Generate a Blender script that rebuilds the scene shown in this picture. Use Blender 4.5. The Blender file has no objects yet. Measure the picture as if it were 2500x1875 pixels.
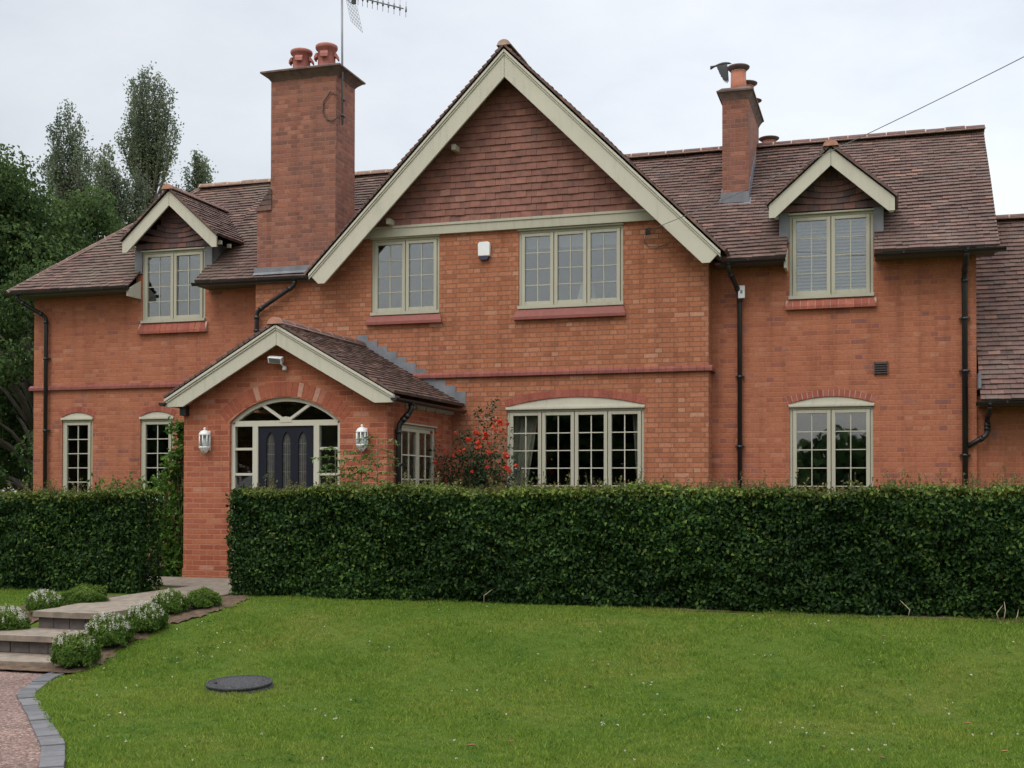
import bpy, math, random
import numpy as np
from mathutils import Vector, Matrix
from mathutils.geometry import tessellate_polygon
random.seed(7); rng = np.random.default_rng(11)
scene = bpy.context.scene
COL = scene.collection
SKY_LO, SKY_HI, SUN_E = .86, 2.9, .95
HAZE = 0
W = {}                                   # object name -> world origin of an object (no rotations are used on parents)

# ------------------------------------------------------------------ object helpers
def tag(o, label=None, cat=None, group=None, kind=None):
    if label: o['label'] = label
    if cat: o['category'] = cat
    if group: o['group'] = group
    if kind: o['kind'] = kind
    return o

def empty(name, loc, label, cat, group=None):
    o = bpy.data.objects.new(name, None); COL.objects.link(o)
    o.empty_display_size = .2; o.location = loc; W[o.name] = Vector(loc)
    return tag(o, label, cat, group)

def link_mesh(name, me, verts, mats, parent):
    """verts: world coords; origin is put at the bottom centre of the mesh"""
    lo = verts.min(0); hi = verts.max(0)
    org = np.array([(lo[0]+hi[0])/2, (lo[1]+hi[1])/2, lo[2]])
    me.vertices.foreach_set('co', (verts-org).astype(np.float32).ravel())
    me.update()
    o = bpy.data.objects.new(name, me); COL.objects.link(o)
    for m in (mats if isinstance(mats, (list, tuple)) else [mats]):
        if m: me.materials.append(m)
    W[o.name] = Vector(org)
    if parent is not None:
        o.parent = parent; o.location = W[o.name] - W[parent.name]
    else: o.location = W[o.name]
    return o

def copy_tree(o, loc, parent=None):
    c = o.copy(); COL.objects.link(c)
    if parent is None:
        c.location = loc; W[c.name] = Vector(loc)
    else:
        c.parent = parent; c.location = o.location.copy(); W[c.name] = W[parent.name] + c.location
    for ch in [x for x in bpy.data.objects if x.parent == o]: copy_tree(ch, None, c)
    return c

class MB:
    """collects polygons in world metres, writes ONE mesh object with metric UVs and a per-face colour attribute"""
    def __init__(s): s.v=[]; s.f=[]; s.m=[]; s.c=[]; s.sm=[]
    def face(s, pts, mi=0, c=None, sm=False):
        b=len(s.v); s.v += [tuple(p) for p in pts]; s.f.append(tuple(range(b,b+len(pts)))); s.m.append(mi)
        s.c.append(c if c is not None else (random.random(),random.random(),random.random())); s.sm.append(sm)
    def shared(s, verts, faces, mi=0, c=None, sm=False):
        b=len(s.v); s.v += [tuple(p) for p in verts]; c = c if c is not None else (random.random(),random.random(),random.random())
        for f in faces:
            s.f.append(tuple(b+i for i in f)); s.m.append(mi); s.c.append(c); s.sm.append(sm)
    def box(s, x0,x1,y0,y1,z0,z1, mi=0, c=None, M=None):
        P=[(x0,y0,z0),(x1,y0,z0),(x1,y1,z0),(x0,y1,z0),(x0,y0,z1),(x1,y0,z1),(x1,y1,z1),(x0,y1,z1)]
        if M is not None: P=[M@Vector(p) for p in P]
        s.shared(P,[(0,3,2,1),(4,5,6,7),(0,1,5,4),(1,2,6,5),(2,3,7,6),(3,0,4,7)],mi,c)
    def prism(s, poly, y0, y1, mi=0, c=None, axis='y'):
        """poly of (x,z) extruded along y (axis 'x': poly of (y,z) extruded along x; 'z': poly (x,y) along z)"""
        def P(a,b,t): return (a,t,b) if axis=='y' else ((t,a,b) if axis=='x' else (a,b,t))
        n=len(poly); A=[P(a,b,y0) for a,b in poly]; B=[P(a,b,y1) for a,b in poly]
        area=sum(poly[i][0]*poly[(i+1)%n][1]-poly[(i+1)%n][0]*poly[i][1] for i in range(n))
        fl = (area>0) == (axis!='y')
        tri=tessellate_polygon([[Vector((a,b,0)) for a,b in poly]])
        F=[]
        for t in tri:
            a=[poly[i] for i in t]; ar=(a[1][0]-a[0][0])*(a[2][1]-a[0][1])-(a[2][0]-a[0][0])*(a[1][1]-a[0][1])
            t=tuple(t) if ar>0 else tuple(reversed(t))
            if axis!='y': t=tuple(reversed(t))
            F.append(t); F.append(tuple(n+i for i in reversed(t)))
        for i in range(n):
            j=(i+1)%n; q=(i,n+i,n+j,j) 
            F.append(q if ((area>0)==(axis=='y')) else tuple(reversed(q)))
        s.shared(A+B,F,mi,c)
    def tube(s, pts, r, seg=8, mi=0, c=None, cap=True):
        pts=[Vector(p) for p in pts]; n=len(pts)
        R = r if isinstance(r,(list,tuple)) else [r]*n
        V=[];F=[]; prev=None
        for i,p in enumerate(pts):
            d=(pts[min(i+1,n-1)]-pts[max(i-1,0)]).normalized()
            if prev is None:
                a=Vector((0,0,1)) if abs(d.z)<.9 else Vector((1,0,0)); u=d.cross(a).normalized()
            else: u=(prev-d*prev.dot(d)).normalized()
            prev=u; w=d.cross(u)
            for k in range(seg):
                t=2*math.pi*k/seg; V.append(p+(u*math.cos(t)+w*math.sin(t))*R[i])
        for i in range(n-1):
            for k in range(seg):
                a=i*seg+k; b=i*seg+(k+1)%seg; F.append((a,a+seg,b+seg,b))
        if cap: F.append(tuple(range(seg))); F.append(tuple(reversed(range((n-1)*seg,n*seg))))
        s.shared(V,F,mi,c,True)
    def lathe(s, prof, cx, cy, seg=20, mi=0, c=None, cap=True):
        V=[];F=[];n=len(prof)
        for r,z in prof:
            for k in range(seg):
                t=2*math.pi*k/seg; V.append((cx+r*math.cos(t),cy+r*math.sin(t),z))
        for i in range(n-1):
            for k in range(seg):
                a=i*seg+k; b=i*seg+(k+1)%seg; F.append((a,b,b+seg,a+seg))
        if cap: F.append(tuple(reversed(range(seg)))); F.append(tuple(range((n-1)*seg,n*seg)))
        s.shared(V,F,mi,c,True)
    def wall(s, outer, holes, Y, depth=.12, mi=0, axis='y', flip=False):
        """a wall face (outer polygon in x,z or y,z) with real openings and their reveals"""
        def P(a,b,t): return (a,t,b) if axis=='y' else (t,a,b)
        loops=[[Vector((a,b,0)) for a,b in L] for L in [outer]+holes]
        flat=[p for L in loops for p in L]
        for t in tessellate_polygon(loops):
            q=[flat[i] for i in t]; ar=(q[1].x-q[0].x)*(q[2].y-q[0].y)-(q[2].x-q[0].x)*(q[1].y-q[0].y)
            if ar<0: q.reverse()
            if flip: q.reverse()
            s.face([P(p.x,p.y,Y) for p in q],mi,(.5,.5,.5))
        for L in holes:
            n=len(L)
            for i in range(n):
                a=L[i]; b=L[(i+1)%n]
                s.face([P(*a,Y),P(*b,Y),P(*b,Y+depth),P(*a,Y+depth)],mi,(.5,.5,.5))
    def build(s, name, mats, parent=None, bevel=0):
        v=np.array(s.v,float); me=bpy.data.meshes.new(name)
        lo=v.min(0);hi=v.max(0);org=np.array([(lo[0]+hi[0])/2,(lo[1]+hi[1])/2,lo[2]])
        me.from_pydata([tuple(x) for x in v-org],[],s.f)
        me.polygons.foreach_set('material_index',s.m); me.polygons.foreach_set('use_smooth',s.sm)
        me.uv_layers.new(name='UVMap'); me.color_attributes.new('col','FLOAT_COLOR','CORNER'); uv=me.uv_layers['UVMap']; ca=me.color_attributes['col']
        nl=len(me.loops); U=np.zeros((nl,2),np.float32); Cc=np.ones((nl,4),np.float32)
        for p in me.polygons:
            n=p.normal; ax=max(range(3),key=lambda i:abs(n[i]))
            for li in p.loop_indices:
                q=v[me.loops[li].vertex_index]
                U[li]=(q[1],q[2]) if ax==0 else ((q[0],q[2]) if ax==1 else (q[0],q[1]))
                Cc[li,:3]=s.c[p.index]
        uv.data.foreach_set('uv',U.ravel()); ca.data.foreach_set('color',Cc.ravel())
        o=link_mesh(name,me,v,mats,parent)
        if bevel:
            b=o.modifiers.new('bevel','BEVEL'); b.width=bevel; b.segments=2; b.limit_method='ANGLE'
        return o

def raw_mesh(name, V, F, cols, mats, parent=None, smooth=False):
    """big numpy meshes: V (n,3) world, F (m,k), cols (n,3) per vertex"""
    k=F.shape[1]; me=bpy.data.meshes.new(name); me.vertices.add(len(V))
    me.loops.add(F.size); me.polygons.add(len(F))
    me.loops.foreach_set('vertex_index',F.astype(np.int32).ravel())
    me.polygons.foreach_set('loop_start',np.arange(0,F.size,k,dtype=np.int32))
    me.polygons.foreach_set('loop_total',np.full(len(F),k,np.int32))
    if smooth: me.polygons.foreach_set('use_smooth',np.ones(len(F),bool))
    ca=me.color_attributes.new('col','FLOAT_COLOR','POINT')
    c=np.ones((len(V),4),np.float32); c[:,:3]=cols; ca.data.foreach_set('color',c.ravel())
    o=link_mesh(name,me,V,mats,parent); me.validate(); return o

def leaf_arrays(P, N, size, aspect=.6, droop=.25, up=None, spread=.9, colf=None):
    """one folded diamond leaf per point; N outward direction; returns verts, tri faces, colours"""
    n=len(P); nrm=N+rng.normal(0,spread,(n,3)); nrm/=np.linalg.norm(nrm,axis=1)[:,None]
    t=rng.normal(0,1,(n,3))
    if up is not None: t=t*.6+np.array(up)
    t-=nrm*(t*nrm).sum(1)[:,None]; t/=np.linalg.norm(t,axis=1)[:,None]+1e-9
    b=np.cross(nrm,t); s=(size*rng.uniform(.65,1.3,n))[:,None]
    tip=P+t*s-nrm*s*droop; l=P+t*s*.5+b*s*aspect*.5+nrm*s*.12; r=P+t*s*.5-b*s*aspect*.5+nrm*s*.12
    V=np.stack([P,l,tip,r],1).reshape(-1,3)
    i=np.arange(n)*4; F=np.concatenate([np.stack([i,i+2,i+1],1),np.stack([i,i+3,i+2],1)])
    c=np.stack([rng.random(n),np.zeros(n) if colf is None else colf,rng.random(n)],1)
    return V,F,np.repeat(c,4,0)

# ------------------------------------------------------------------ materials
def newmat(name):
    m=bpy.data.materials.new(name); m.use_nodes=True; nt=m.node_tree; nt.nodes.clear()
    o=nt.nodes.new('ShaderNodeOutputMaterial'); p=nt.nodes.new('ShaderNodeBsdfPrincipled'); nt.links.new(p.outputs[0],o.inputs[0])
    return m,nt,p,o
def N(nt,t,**kw):
    n=nt.nodes.new('ShaderNode'+t)
    for k,v in kw.items():
        if k in n.inputs: n.inputs[k].default_value=v
        else: setattr(n,k,v)
    return n
def L(nt,a,b): nt.links.new(a,b)
def ramp(nt,fac,stops,interp='LINEAR'):
    r=nt.nodes.new('ShaderNodeValToRGB'); r.color_ramp.interpolation=interp; e=r.color_ramp.elements
    while len(e)>1: e.remove(e[-1])
    e[0].position=stops[0][0]; e[0].color=(*stops[0][1],1)
    for p,c in stops[1:]: x=e.new(p); x.color=(*c,1)
    L(nt,fac,r.inputs[0]); return r
def mix(nt,a,b,f,bt='MIX'):
    m=nt.nodes.new('ShaderNodeMix'); m.data_type='RGBA'; m.blend_type=bt
    for s,k in ((f,0),(a,6),(b,7)):
        if isinstance(s,(int,float)): m.inputs[k].default_value=s
        elif isinstance(s,tuple): m.inputs[k].default_value=(*s,1)
        else: L(nt,s,m.inputs[k])
    return m.outputs[2]
def noise(nt,vec,scale,detail=3,rough=.55):
    n=N(nt,'TexNoise',Scale=scale,Detail=detail,Roughness=rough)
    if vec is not None: L(nt,vec,n.inputs['Vector'])
    return n
def bump(nt,h,strength,dist,p):
    b=N(nt,'Bump',Strength=strength,Distance=dist); L(nt,h,b.inputs['Height']); L(nt,b.outputs[0],p.inputs['Normal']); return b
def objpos(nt): return N(nt,'NewGeometry').outputs['Position']

def simple(name,col,rough=.6,var=.15,scale=6,metal=0,bmp=0):
    m,nt,p,o=newmat(name); pos=objpos(nt); n=noise(nt,pos,scale,4)
    d=tuple(c*(1-var) for c in col); l=tuple(min(1,c*(1+var)) for c in col)
    r=ramp(nt,n.outputs[0],[(.3,d),(.7,l)]); L(nt,r.outputs[0],p.inputs['Base Color'])
    p.inputs['Roughness'].default_value=rough; p.inputs['Metallic'].default_value=metal
    if bmp: n2=noise(nt,pos,scale*12,3); bump(nt,n2.outputs[0],.6,bmp,p)
    return m

def paintmat(name,col):
    """brushed exterior paint on timber: faint grain, grime and rain marks"""
    m,nt,p,o=newmat(name); pos=objpos(nt); mp=N(nt,'Mapping'); mp.inputs['Scale'].default_value=(9,9,1.3); L(nt,pos,mp.inputs[0])
    n1=noise(nt,mp.outputs[0],1.6,5,.65); n2=noise(nt,pos,.9,4,.6); n3=noise(nt,pos,45,3)
    c=mix(nt,col,tuple(x*.70 for x in col),ramp(nt,n1.outputs[0],[(.50,(0,0,0)),(.74,(.55,.55,.55))]).outputs[0])
    c=mix(nt,c,tuple(min(1,x*1.08) for x in col),ramp(nt,n2.outputs[0],[(.45,(0,0,0)),(.65,(.8,.8,.8))]).outputs[0])
    L(nt,c,p.inputs['Base Color']); p.inputs['Roughness'].default_value=.55; p.inputs['Specular IOR Level'].default_value=.3; bump(nt,n3.outputs[0],.3,.002,p); return m
def brickmat(name, pal, mortar, msize=.010, weather=.35, wcol=(.09,.055,.045), bmp=.006, squash=.5, streak=.0):
    m,nt,p,o=newmat(name); uv=N(nt,'UVMap'); uv.uv_map='UVMap'
    n0=noise(nt,uv.outputs[0],9,2); wob=N(nt,'VectorMath',operation='SCALE'); wob.inputs[3].default_value=.010
    L(nt,n0.outputs[1],wob.inputs[0]); ad=N(nt,'VectorMath',operation='ADD'); L(nt,uv.outputs[0],ad.inputs[0]); L(nt,wob.outputs[0],ad.inputs[1])
    b=N(nt,'TexBrick'); b.offset=.5; b.offset_frequency=2; b.squash=squash; b.squash_frequency=2
    b.inputs['Color1'].default_value=(0,0,0,1); b.inputs['Color2'].default_value=(1,1,1,1); b.inputs['Mortar'].default_value=(.5,.5,.5,1)
    b.inputs['Scale'].default_value=1; b.inputs['Mortar Size'].default_value=msize; b.inputs['Mortar Smooth'].default_value=.35
    b.inputs['Bias'].default_value=0; b.inputs['Brick Width'].default_value=.232; b.inputs['Row Height'].default_value=.0755
    L(nt,ad.outputs[0],b.inputs['Vector'])
    r=ramp(nt,b.outputs[0],pal)
    n1=noise(nt,uv.outputs[0],28,4,.65); c=mix(nt,r.outputs[0],ramp(nt,n1.outputs[0],[(.25,(.74,.72,.70)),(.75,(1.20,1.19,1.18))]).outputs[0],1.0,'MULTIPLY')
    n2=noise(nt,uv.outputs[0],1.1,5,.6); wf=ramp(nt,n2.outputs[0],[(.42,(0,0,0)),(.72,(1,1,1))])
    mm=N(nt,'Math',operation='MULTIPLY'); L(nt,wf.outputs[0],mm.inputs[0]); mm.inputs[1].default_value=weather
    c=mix(nt,c,wcol,mm.outputs[0])
    n3=noise(nt,uv.outputs[0],3.1,4,.6); mcol=mix(nt,mortar,tuple(x*1.55 for x in mortar),n3.outputs[0])
    c=mix(nt,c,mcol,b.outputs[1])
    if streak:                                              # scattered groups of purple-grey burnt bricks
        n4=noise(nt,uv.outputs[0],2.2,3,.6); f4=ramp(nt,n4.outputs[0],[(.60,(0,0,0)),(.68,(1,1,1))]); r4=ramp(nt,b.outputs[0],[(.60,(0,0,0)),(.66,(1,1,1))]); a4=N(nt,'Math',operation='MULTIPLY'); L(nt,f4.outputs[0],a4.inputs[0]); L(nt,r4.outputs[0],a4.inputs[1])
        a5=N(nt,'Math',operation='MULTIPLY'); L(nt,a4.outputs[0],a5.inputs[0]); a5.inputs[1].default_value=.75; c=mix(nt,c,(.20,.10,.092),a5.outputs[0])
    mpv=N(nt,'Mapping'); mpv.inputs['Scale'].default_value=(5.5,.42,1); L(nt,uv.outputs[0],mpv.inputs[0]); n6=noise(nt,mpv.outputs[0],1,4,.6)   # damp streaks down the face
    c=mix(nt,c,ramp(nt,n6.outputs[0],[(.30,(.80,.79,.78)),(.48,(1,1,1)),(.70,(1.06,1.06,1.05))]).outputs[0],1.0,'MULTIPLY')
    L(nt,c,p.inputs['Base Color']); p.inputs['Roughness'].default_value=.88; p.inputs['Specular IOR Level'].default_value=.25
    inv=N(nt,'Math',operation='SUBTRACT'); inv.inputs[0].default_value=1; L(nt,b.outputs[1],inv.inputs[1])
    h=N(nt,'Math',operation='MULTIPLY_ADD'); L(nt,n1.outputs[0],h.inputs[0]); h.inputs[1].default_value=.5; L(nt,inv.outputs[0],h.inputs[2])
    bump(nt,h.outputs[0],.8,bmp,p); return m

def attrmat(name, stops, rough=.8, ns=14, nvar=.3, lichen=None, bmp=.004, spec=.3):
    """colour picked per face from the random 'col' attribute, weathered by noise"""
    m,nt,p,o=newmat(name); a=N(nt,'Attribute',attribute_name='col'); s=N(nt,'SeparateColor'); L(nt,a.outputs[0],s.inputs[0])
    r=ramp(nt,s.outputs[0],stops); pos=objpos(nt); n1=noise(nt,pos,ns,4,.65)
    c=mix(nt,r.outputs[0],ramp(nt,n1.outputs[0],[(.25,(1-nvar,)*3),(.75,(1+nvar,)*3)]).outputs[0],1.0,'MULTIPLY')
    if lichen:
        n2=noise(nt,pos,lichen[1],5,.65); f=ramp(nt,n2.outputs[0],[(lichen[2],(0,0,0)),(lichen[2]+.16,(lichen[3],)*3)]); c=mix(nt,c,lichen[0],f.outputs[0])
    L(nt,c,p.inputs['Base Color']); p.inputs['Roughness'].default_value=rough; p.inputs['Specular IOR Level'].default_value=spec
    n3=noise(nt,pos,60,3); bump(nt,n3.outputs[0],.5,bmp,p); return m

def leafmat(name, stops, tip=(.22,.2,.05), trans=.3, rough=.5, spec=.35, big=None):
    m,nt,p,o=newmat(name); a=N(nt,'Attribute',attribute_name='col'); s=N(nt,'SeparateColor'); L(nt,a.outputs[0],s.inputs[0])
    r=ramp(nt,s.outputs[0],stops); c=mix(nt,r.outputs[0],tip,s.outputs[1])
    if big:
        n=noise(nt,objpos(nt),big,3); c=mix(nt,c,ramp(nt,n.outputs[0],[(.3,(.52,.58,.55)),(.7,(1.42,1.36,1.22))]).outputs[0],1.0,'MULTIPLY')
    L(nt,c,p.inputs['Base Color']); p.inputs['Roughness'].default_value=rough; p.inputs['Specular IOR Level'].default_value=spec
    t=N(nt,'BsdfTranslucent'); L(nt,c,t.inputs[0]); ms=N(nt,'MixShader'); ms.inputs[0].default_value=trans
    L(nt,p.outputs[0],ms.inputs[1]); L(nt,t.outputs[0],ms.inputs[2]); L(nt,ms.outputs[0],o.inputs[0]); return m

def glassmat(name, f0=.10, tint=(.82,.86,.85), wav=.002):
    """thin pane: clear, with a mirror share that grows towards grazing, the same from both sides"""
    m,nt,p,o=newmat(name); nt.nodes.remove(p)
    f=N(nt,'LayerWeight',Blend=.5); pw=N(nt,'Math',operation='POWER'); L(nt,f.outputs['Facing'],pw.inputs[0]); pw.inputs[1].default_value=5
    ma=N(nt,'Math',operation='MULTIPLY_ADD'); L(nt,pw.outputs[0],ma.inputs[0]); ma.inputs[1].default_value=1-f0; ma.inputs[2].default_value=f0
    g=N(nt,'BsdfGlossy',Roughness=.015); g.inputs[0].default_value=(.92,.95,1,1)
    t=N(nt,'BsdfTransparent'); t.inputs[0].default_value=(*tint,1); ms=N(nt,'MixShader')
    n=noise(nt,objpos(nt),3.5,1); b=N(nt,'Bump',Strength=.25,Distance=wav); L(nt,n.outputs[0],b.inputs['Height']); L(nt,b.outputs[0],g.inputs['Normal'])
    L(nt,ma.outputs[0],ms.inputs[0]); L(nt,t.outputs[0],ms.inputs[1]); L(nt,g.outputs[0],ms.inputs[2]); L(nt,ms.outputs[0],o.inputs[0]); return m

M={}
ORANGE=[(0,(.285,.106,.056)),(.2,(.35,.132,.068)),(.65,(.385,.153,.080)),(.93,(.415,.178,.098)),(1,(.44,.23,.148))]
M['brick_gable']=brickmat('gable_brick',ORANGE,(.185,.088,.055),.0085,.30,(.32,.115,.058))
M['brick_side']=brickmat('side_brick',[(0,(.22,.098,.085)),(.05,(.29,.105,.068)),(.15,(.33,.118,.064)),(.5,(.36,.134,.074)),(.93,(.385,.150,.084)),(1,(.41,.185,.115))],(.30,.118,.070),.008,.38,(.30,.105,.062),streak=1)
M['brick_porch']=brickmat('porch_brick',[(0,(.26,.074,.044)),(.2,(.33,.096,.052)),(.65,(.37,.116,.060)),(.92,(.41,.15,.075)),(1,(.42,.21,.145))],(.31,.135,.085),.009,.30,(.36,.15,.095),squash=1.0)
M['brick_stack']=brickmat('chimney_brick',[(0,(.175,.082,.062)),(.3,(.235,.097,.068)),(.7,(.285,.115,.076)),(1,(.34,.15,.10))],(.20,.105,.08),.008,.65,(.175,.10,.078))
M['brick_cap']=simple('chimney_cap',(.135,.09,.078),.9,.35,7,0,.003)
M['redbrick']=attrmat('red_rubbed_brick',[(0,(.25,.070,.048)),(.6,(.31,.092,.060)),(1,(.34,.115,.075))],.8,20,.2)
M['paintbrick']=attrmat('painted_brick',[(0,(.195,.062,.050)),(1,(.245,.080,.062))],.6,8,.18)
M['palebrick']=attrmat('pale_mortared_brick',[(0,(.27,.078,.046)),(.80,(.34,.105,.058)),(.88,(.42,.22,.155)),(1,(.42,.24,.17))],.85,20,.2)
M['bed']=simple('ridge_bedding',(.24,.155,.125),.9,.25,12)
M['mortar']=simple('pale_mortar',(.42,.30,.24),.9,.25,12)
M['redmortar']=simple('pinkish_mortar',(.40,.20,.14),.9,.2,12)
TILE=[(0,(.088,.060,.054)),(.35,(.122,.077,.066)),(.7,(.146,.087,.073)),(.93,(.175,.098,.078)),(1,(.21,.122,.092))]
M['tile']=attrmat('clay_roof_tile',TILE,.85,5,.3,((.17,.135,.115),2.6,.50,.5))
M['tile_old']=attrmat('weathered_roof_tile',TILE,.88,4,.35,((.145,.12,.092),1.5,.45,.6))
M['hung']=attrmat('hung_wall_tile',[(0,(.165,.082,.066)),(.4,(.215,.098,.075)),(.75,(.25,.113,.084)),(1,(.285,.145,.11))],.8,6,.25,((.12,.085,.075),1.6,.56,.4))
M['hung_dark']=attrmat('dark_hung_tile',[(0,(.085,.058,.058)),(.6,(.145,.082,.075)),(1,(.19,.088,.07))],.7,8,.25)
M['ridge']=attrmat('ridge_tile',[(0,(.115,.072,.065)),(1,(.165,.092,.078))],.85,9,.3)
M['ridge_pale']=attrmat('sandy_ridge_tile',[(0,(.22,.145,.105)),(1,(.28,.18,.125))],.9,9,.3)
M['felt']=simple('roof_underlay',(.03,.022,.02),.95,.2,6)
M['sage']=paintmat('sage_green_paint',(.39,.378,.293))
M['cream']=paintmat('cream_sage_paint',(.475,.458,.368))
M['white']=simple('white_plastic',(.74,.75,.74),.4,.05,5)
M['lead']=simple('grey_lead',(.155,.165,.18),.55,.25,5,.0,.002)
M['black']=simple('black_gutter_plastic',(.012,.0125,.014),.35,.2,5)
M['slate']=simple('slate_blue_door_paint',(.013,.0155,.023),.5,.1,4)
M['slate'].node_tree.nodes['Principled BSDF'].inputs['Specular IOR Level'].default_value=.15
M['pot']=simple('red_terracotta_pot',(.33,.115,.092),.75,.22,7)
M['pot_or']=simple('orange_terracotta_pot',(.40,.15,.09),.75,.2,7)
M['cowl']=simple('sooty_clay',(.115,.075,.068),.8,.3,9)
M['metal']=simple('dull_grey_metal',(.20,.20,.21),.45,.15,9,.5)
M['glass']=glassmat('window_glass',.135)
M['glass_low']=glassmat('clear_glass',.05)
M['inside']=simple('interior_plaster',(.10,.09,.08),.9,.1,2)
M['curtain']=simple('cream_curtain',(.42,.38,.30),.9,.1,8)
M['blind']=simple('dimmed_blind',(.19,.19,.20),.8,.05,5)  # white slats greyed down: dimness behind the reflecting panes is in the colour
M['navy']=simple('navy_plastic',(.02,.022,.06),.4,.1,5)
M['bird']=simple('black_feathers',(.016,.016,.02),.6,.3,20)
M['vent']=simple('brown_vent',(.055,.038,.036),.6,.2,9)
M['stem']=simple('brown_stem',(.09,.06,.038),.8,.3,20)
M['palestem']=simple('pale_dry_stem',(.36,.30,.21),.8,.25,20)
M['bark']=simple('grey_bark',(.10,.085,.07),.9,.3,5,0,.01)
M['core']=simple('core_shade',(.012,.017,.008),.95,.3,9)  # near-black colour standing for the shade deep among hedge and shrub branches
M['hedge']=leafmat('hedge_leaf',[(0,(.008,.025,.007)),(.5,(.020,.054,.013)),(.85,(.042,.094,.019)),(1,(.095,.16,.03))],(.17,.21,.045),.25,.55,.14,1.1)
M['shrub']=leafmat('shrub_leaf',[(0,(.035,.085,.014)),(.6,(.075,.155,.024)),(1,(.125,.22,.04))],(.2,.25,.05),.35,.6,.12)
M['climb']=leafmat('climber_leaf',[(0,(.035,.10,.014)),(.6,(.085,.18,.028)),(1,(.15,.25,.045))],(.34,.24,.06),.4,.55,.15)
M['tree']=leafmat('broad_tree_leaf',[(0,(.022,.050,.019)),(.6,(.052,.098,.033)),(1,(.105,.16,.052))],(.14,.18,.06),.35,.65,.1,.35)
M['poplar']=leafmat('poplar_leaf',[(0,(.125,.16,.115)),(.6,(.175,.21,.145)),(1,(.24,.27,.20))],(.2,.2,.1),.5,.7,.1,.5)  # greyed and lightened: distance haze and backlight are put into the leaf colour
M['roseleaf']=leafmat('rose_leaf',[(0,(.012,.034,.012)),(.6,(.026,.062,.02)),(1,(.06,.10,.035))],(.10,.05,.02),.25)
M['rose']=leafmat('red_petal',[(0,(.55,.045,.026)),(1,(.74,.115,.06))],(.6,.05,.03),.3,.6,.1)
M['petal']=leafmat('white_blossom',[(0,(.52,.50,.42)),(1,(.74,.72,.66))],(.6,.5,.4),.2,.7,.1)
M['sumac']=leafmat('feathery_leaf',[(0,(.08,.17,.04)),(1,(.17,.27,.07))],(.4,.26,.06),.4)
M['path']=simple('sandstone_slab',(.20,.163,.125),.92,.3,9,0,.002)
M['riser']=simple('dark_block_riser',(.105,.088,.082),.85,.25,8,0,.003)
M['sett']=attrmat('blue_grey_sett',[(0,(.095,.095,.10)),(1,(.145,.142,.145))],.8,14,.2)
M['soil']=simple('brown_soil',(.098,.060,.034),.95,.55,11,0,.02)
M['manhole']=simple('pebbled_dark_cover',(.034,.034,.036),.75,.7,60,0,.004)
M['fallen']=attrmat('brown_fallen_leaf',[(0,(.14,.065,.035)),(1,(.24,.115,.055))],.8,20,.2)
M['daisy']=leafmat('clover_flower',[(0,(.55,.52,.44)),(1,(.75,.73,.68))],(.6,.42,.03),.1)

def gravelmat():
    m,nt,p,o=newmat('pink_gravel'); pos=objpos(nt); v=N(nt,'TexVoronoi',Scale=58.0); L(nt,pos,v.inputs['Vector'])
    s=N(nt,'SeparateColor'); L(nt,v.outputs['Color'],s.inputs[0])
    r=ramp(nt,s.outputs[0],[(0,(.12,.075,.062)),(.4,(.205,.128,.105)),(.8,(.27,.18,.15)),(1,(.38,.31,.27))])
    n=noise(nt,pos,3,4); c=mix(nt,r.outputs[0],ramp(nt,n.outputs[0],[(.3,(.75,.72,.7)),(.7,(1.15,1.12,1.1))]).outputs[0],1.0,'MULTIPLY')
    L(nt,c,p.inputs['Base Color']); p.inputs['Roughness'].default_value=.9
    d=N(nt,'Math',operation='SUBTRACT'); d.inputs[0].default_value=1; L(nt,v.outputs['Distance'],d.inputs[1]); bump(nt,d.outputs[0],1,.02,p); return m
M['gravel']=gravelmat()

def grasspatch(nt):
    pos=objpos(nt); n1=noise(nt,pos,.75,5,.62); n2=noise(nt,pos,4.5,4,.6)
    a=N(nt,'Math',operation='MULTIPLY_ADD'); L(nt,n2.outputs[0],a.inputs[0]); a.inputs[1].default_value=.5; L(nt,n1.outputs[0],a.inputs[2])
    s=N(nt,'Math',operation='SUBTRACT'); L(nt,a.outputs[0],s.inputs[0]); s.inputs[1].default_value=.25
    return ramp(nt,s.outputs[0],[(.20,(.108,.198,.027)),(.44,(.152,.238,.033)),(.62,(.192,.255,.042)),(.82,(.25,.275,.068))]).outputs[0],pos
def lawnmat():
    m,nt,p,o=newmat('lawn_ground'); c,pos=grasspatch(nt); n=noise(nt,pos,70,4,.7)
    c=mix(nt,c,ramp(nt,n.outputs[0],[(.3,(.36,.38,.34)),(.7,(.78,.78,.78))]).outputs[0],1.0,'MULTIPLY')
    L(nt,c,p.inputs['Base Color']); p.inputs['Roughness'].default_value=.95; p.inputs['Specular IOR Level'].default_value=.1
    bump(nt,n.outputs[0],1,.03,p); return m
def blademat():
    m,nt,p,o=newmat('grass_blade'); c,pos=grasspatch(nt); a=N(nt,'Attribute',attribute_name='col'); s=N(nt,'SeparateColor'); L(nt,a.outputs[0],s.inputs[0])
    c=mix(nt,c,ramp(nt,s.outputs[0],[(0,(.42,.52,.45)),(.35,(.85,.9,.85)),(.85,(1.3,1.22,1.2)),(1,(1.9,1.55,1.7))]).outputs[0],1.0,'MULTIPLY')
    L(nt,c,p.inputs['Base Color']); p.inputs['Roughness'].default_value=.6; p.inputs['Specular IOR Level'].default_value=.15
    t=N(nt,'BsdfTranslucent'); L(nt,c,t.inputs[0]); ms=N(nt,'MixShader'); ms.inputs[0].default_value=.4
    L(nt,p.outputs[0],ms.inputs[1]); L(nt,t.outputs[0],ms.inputs[2]); L(nt,ms.outputs[0],o.inputs[0]); return m
M['lawn']=lawnmat(); M['blade']=blademat()

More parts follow.
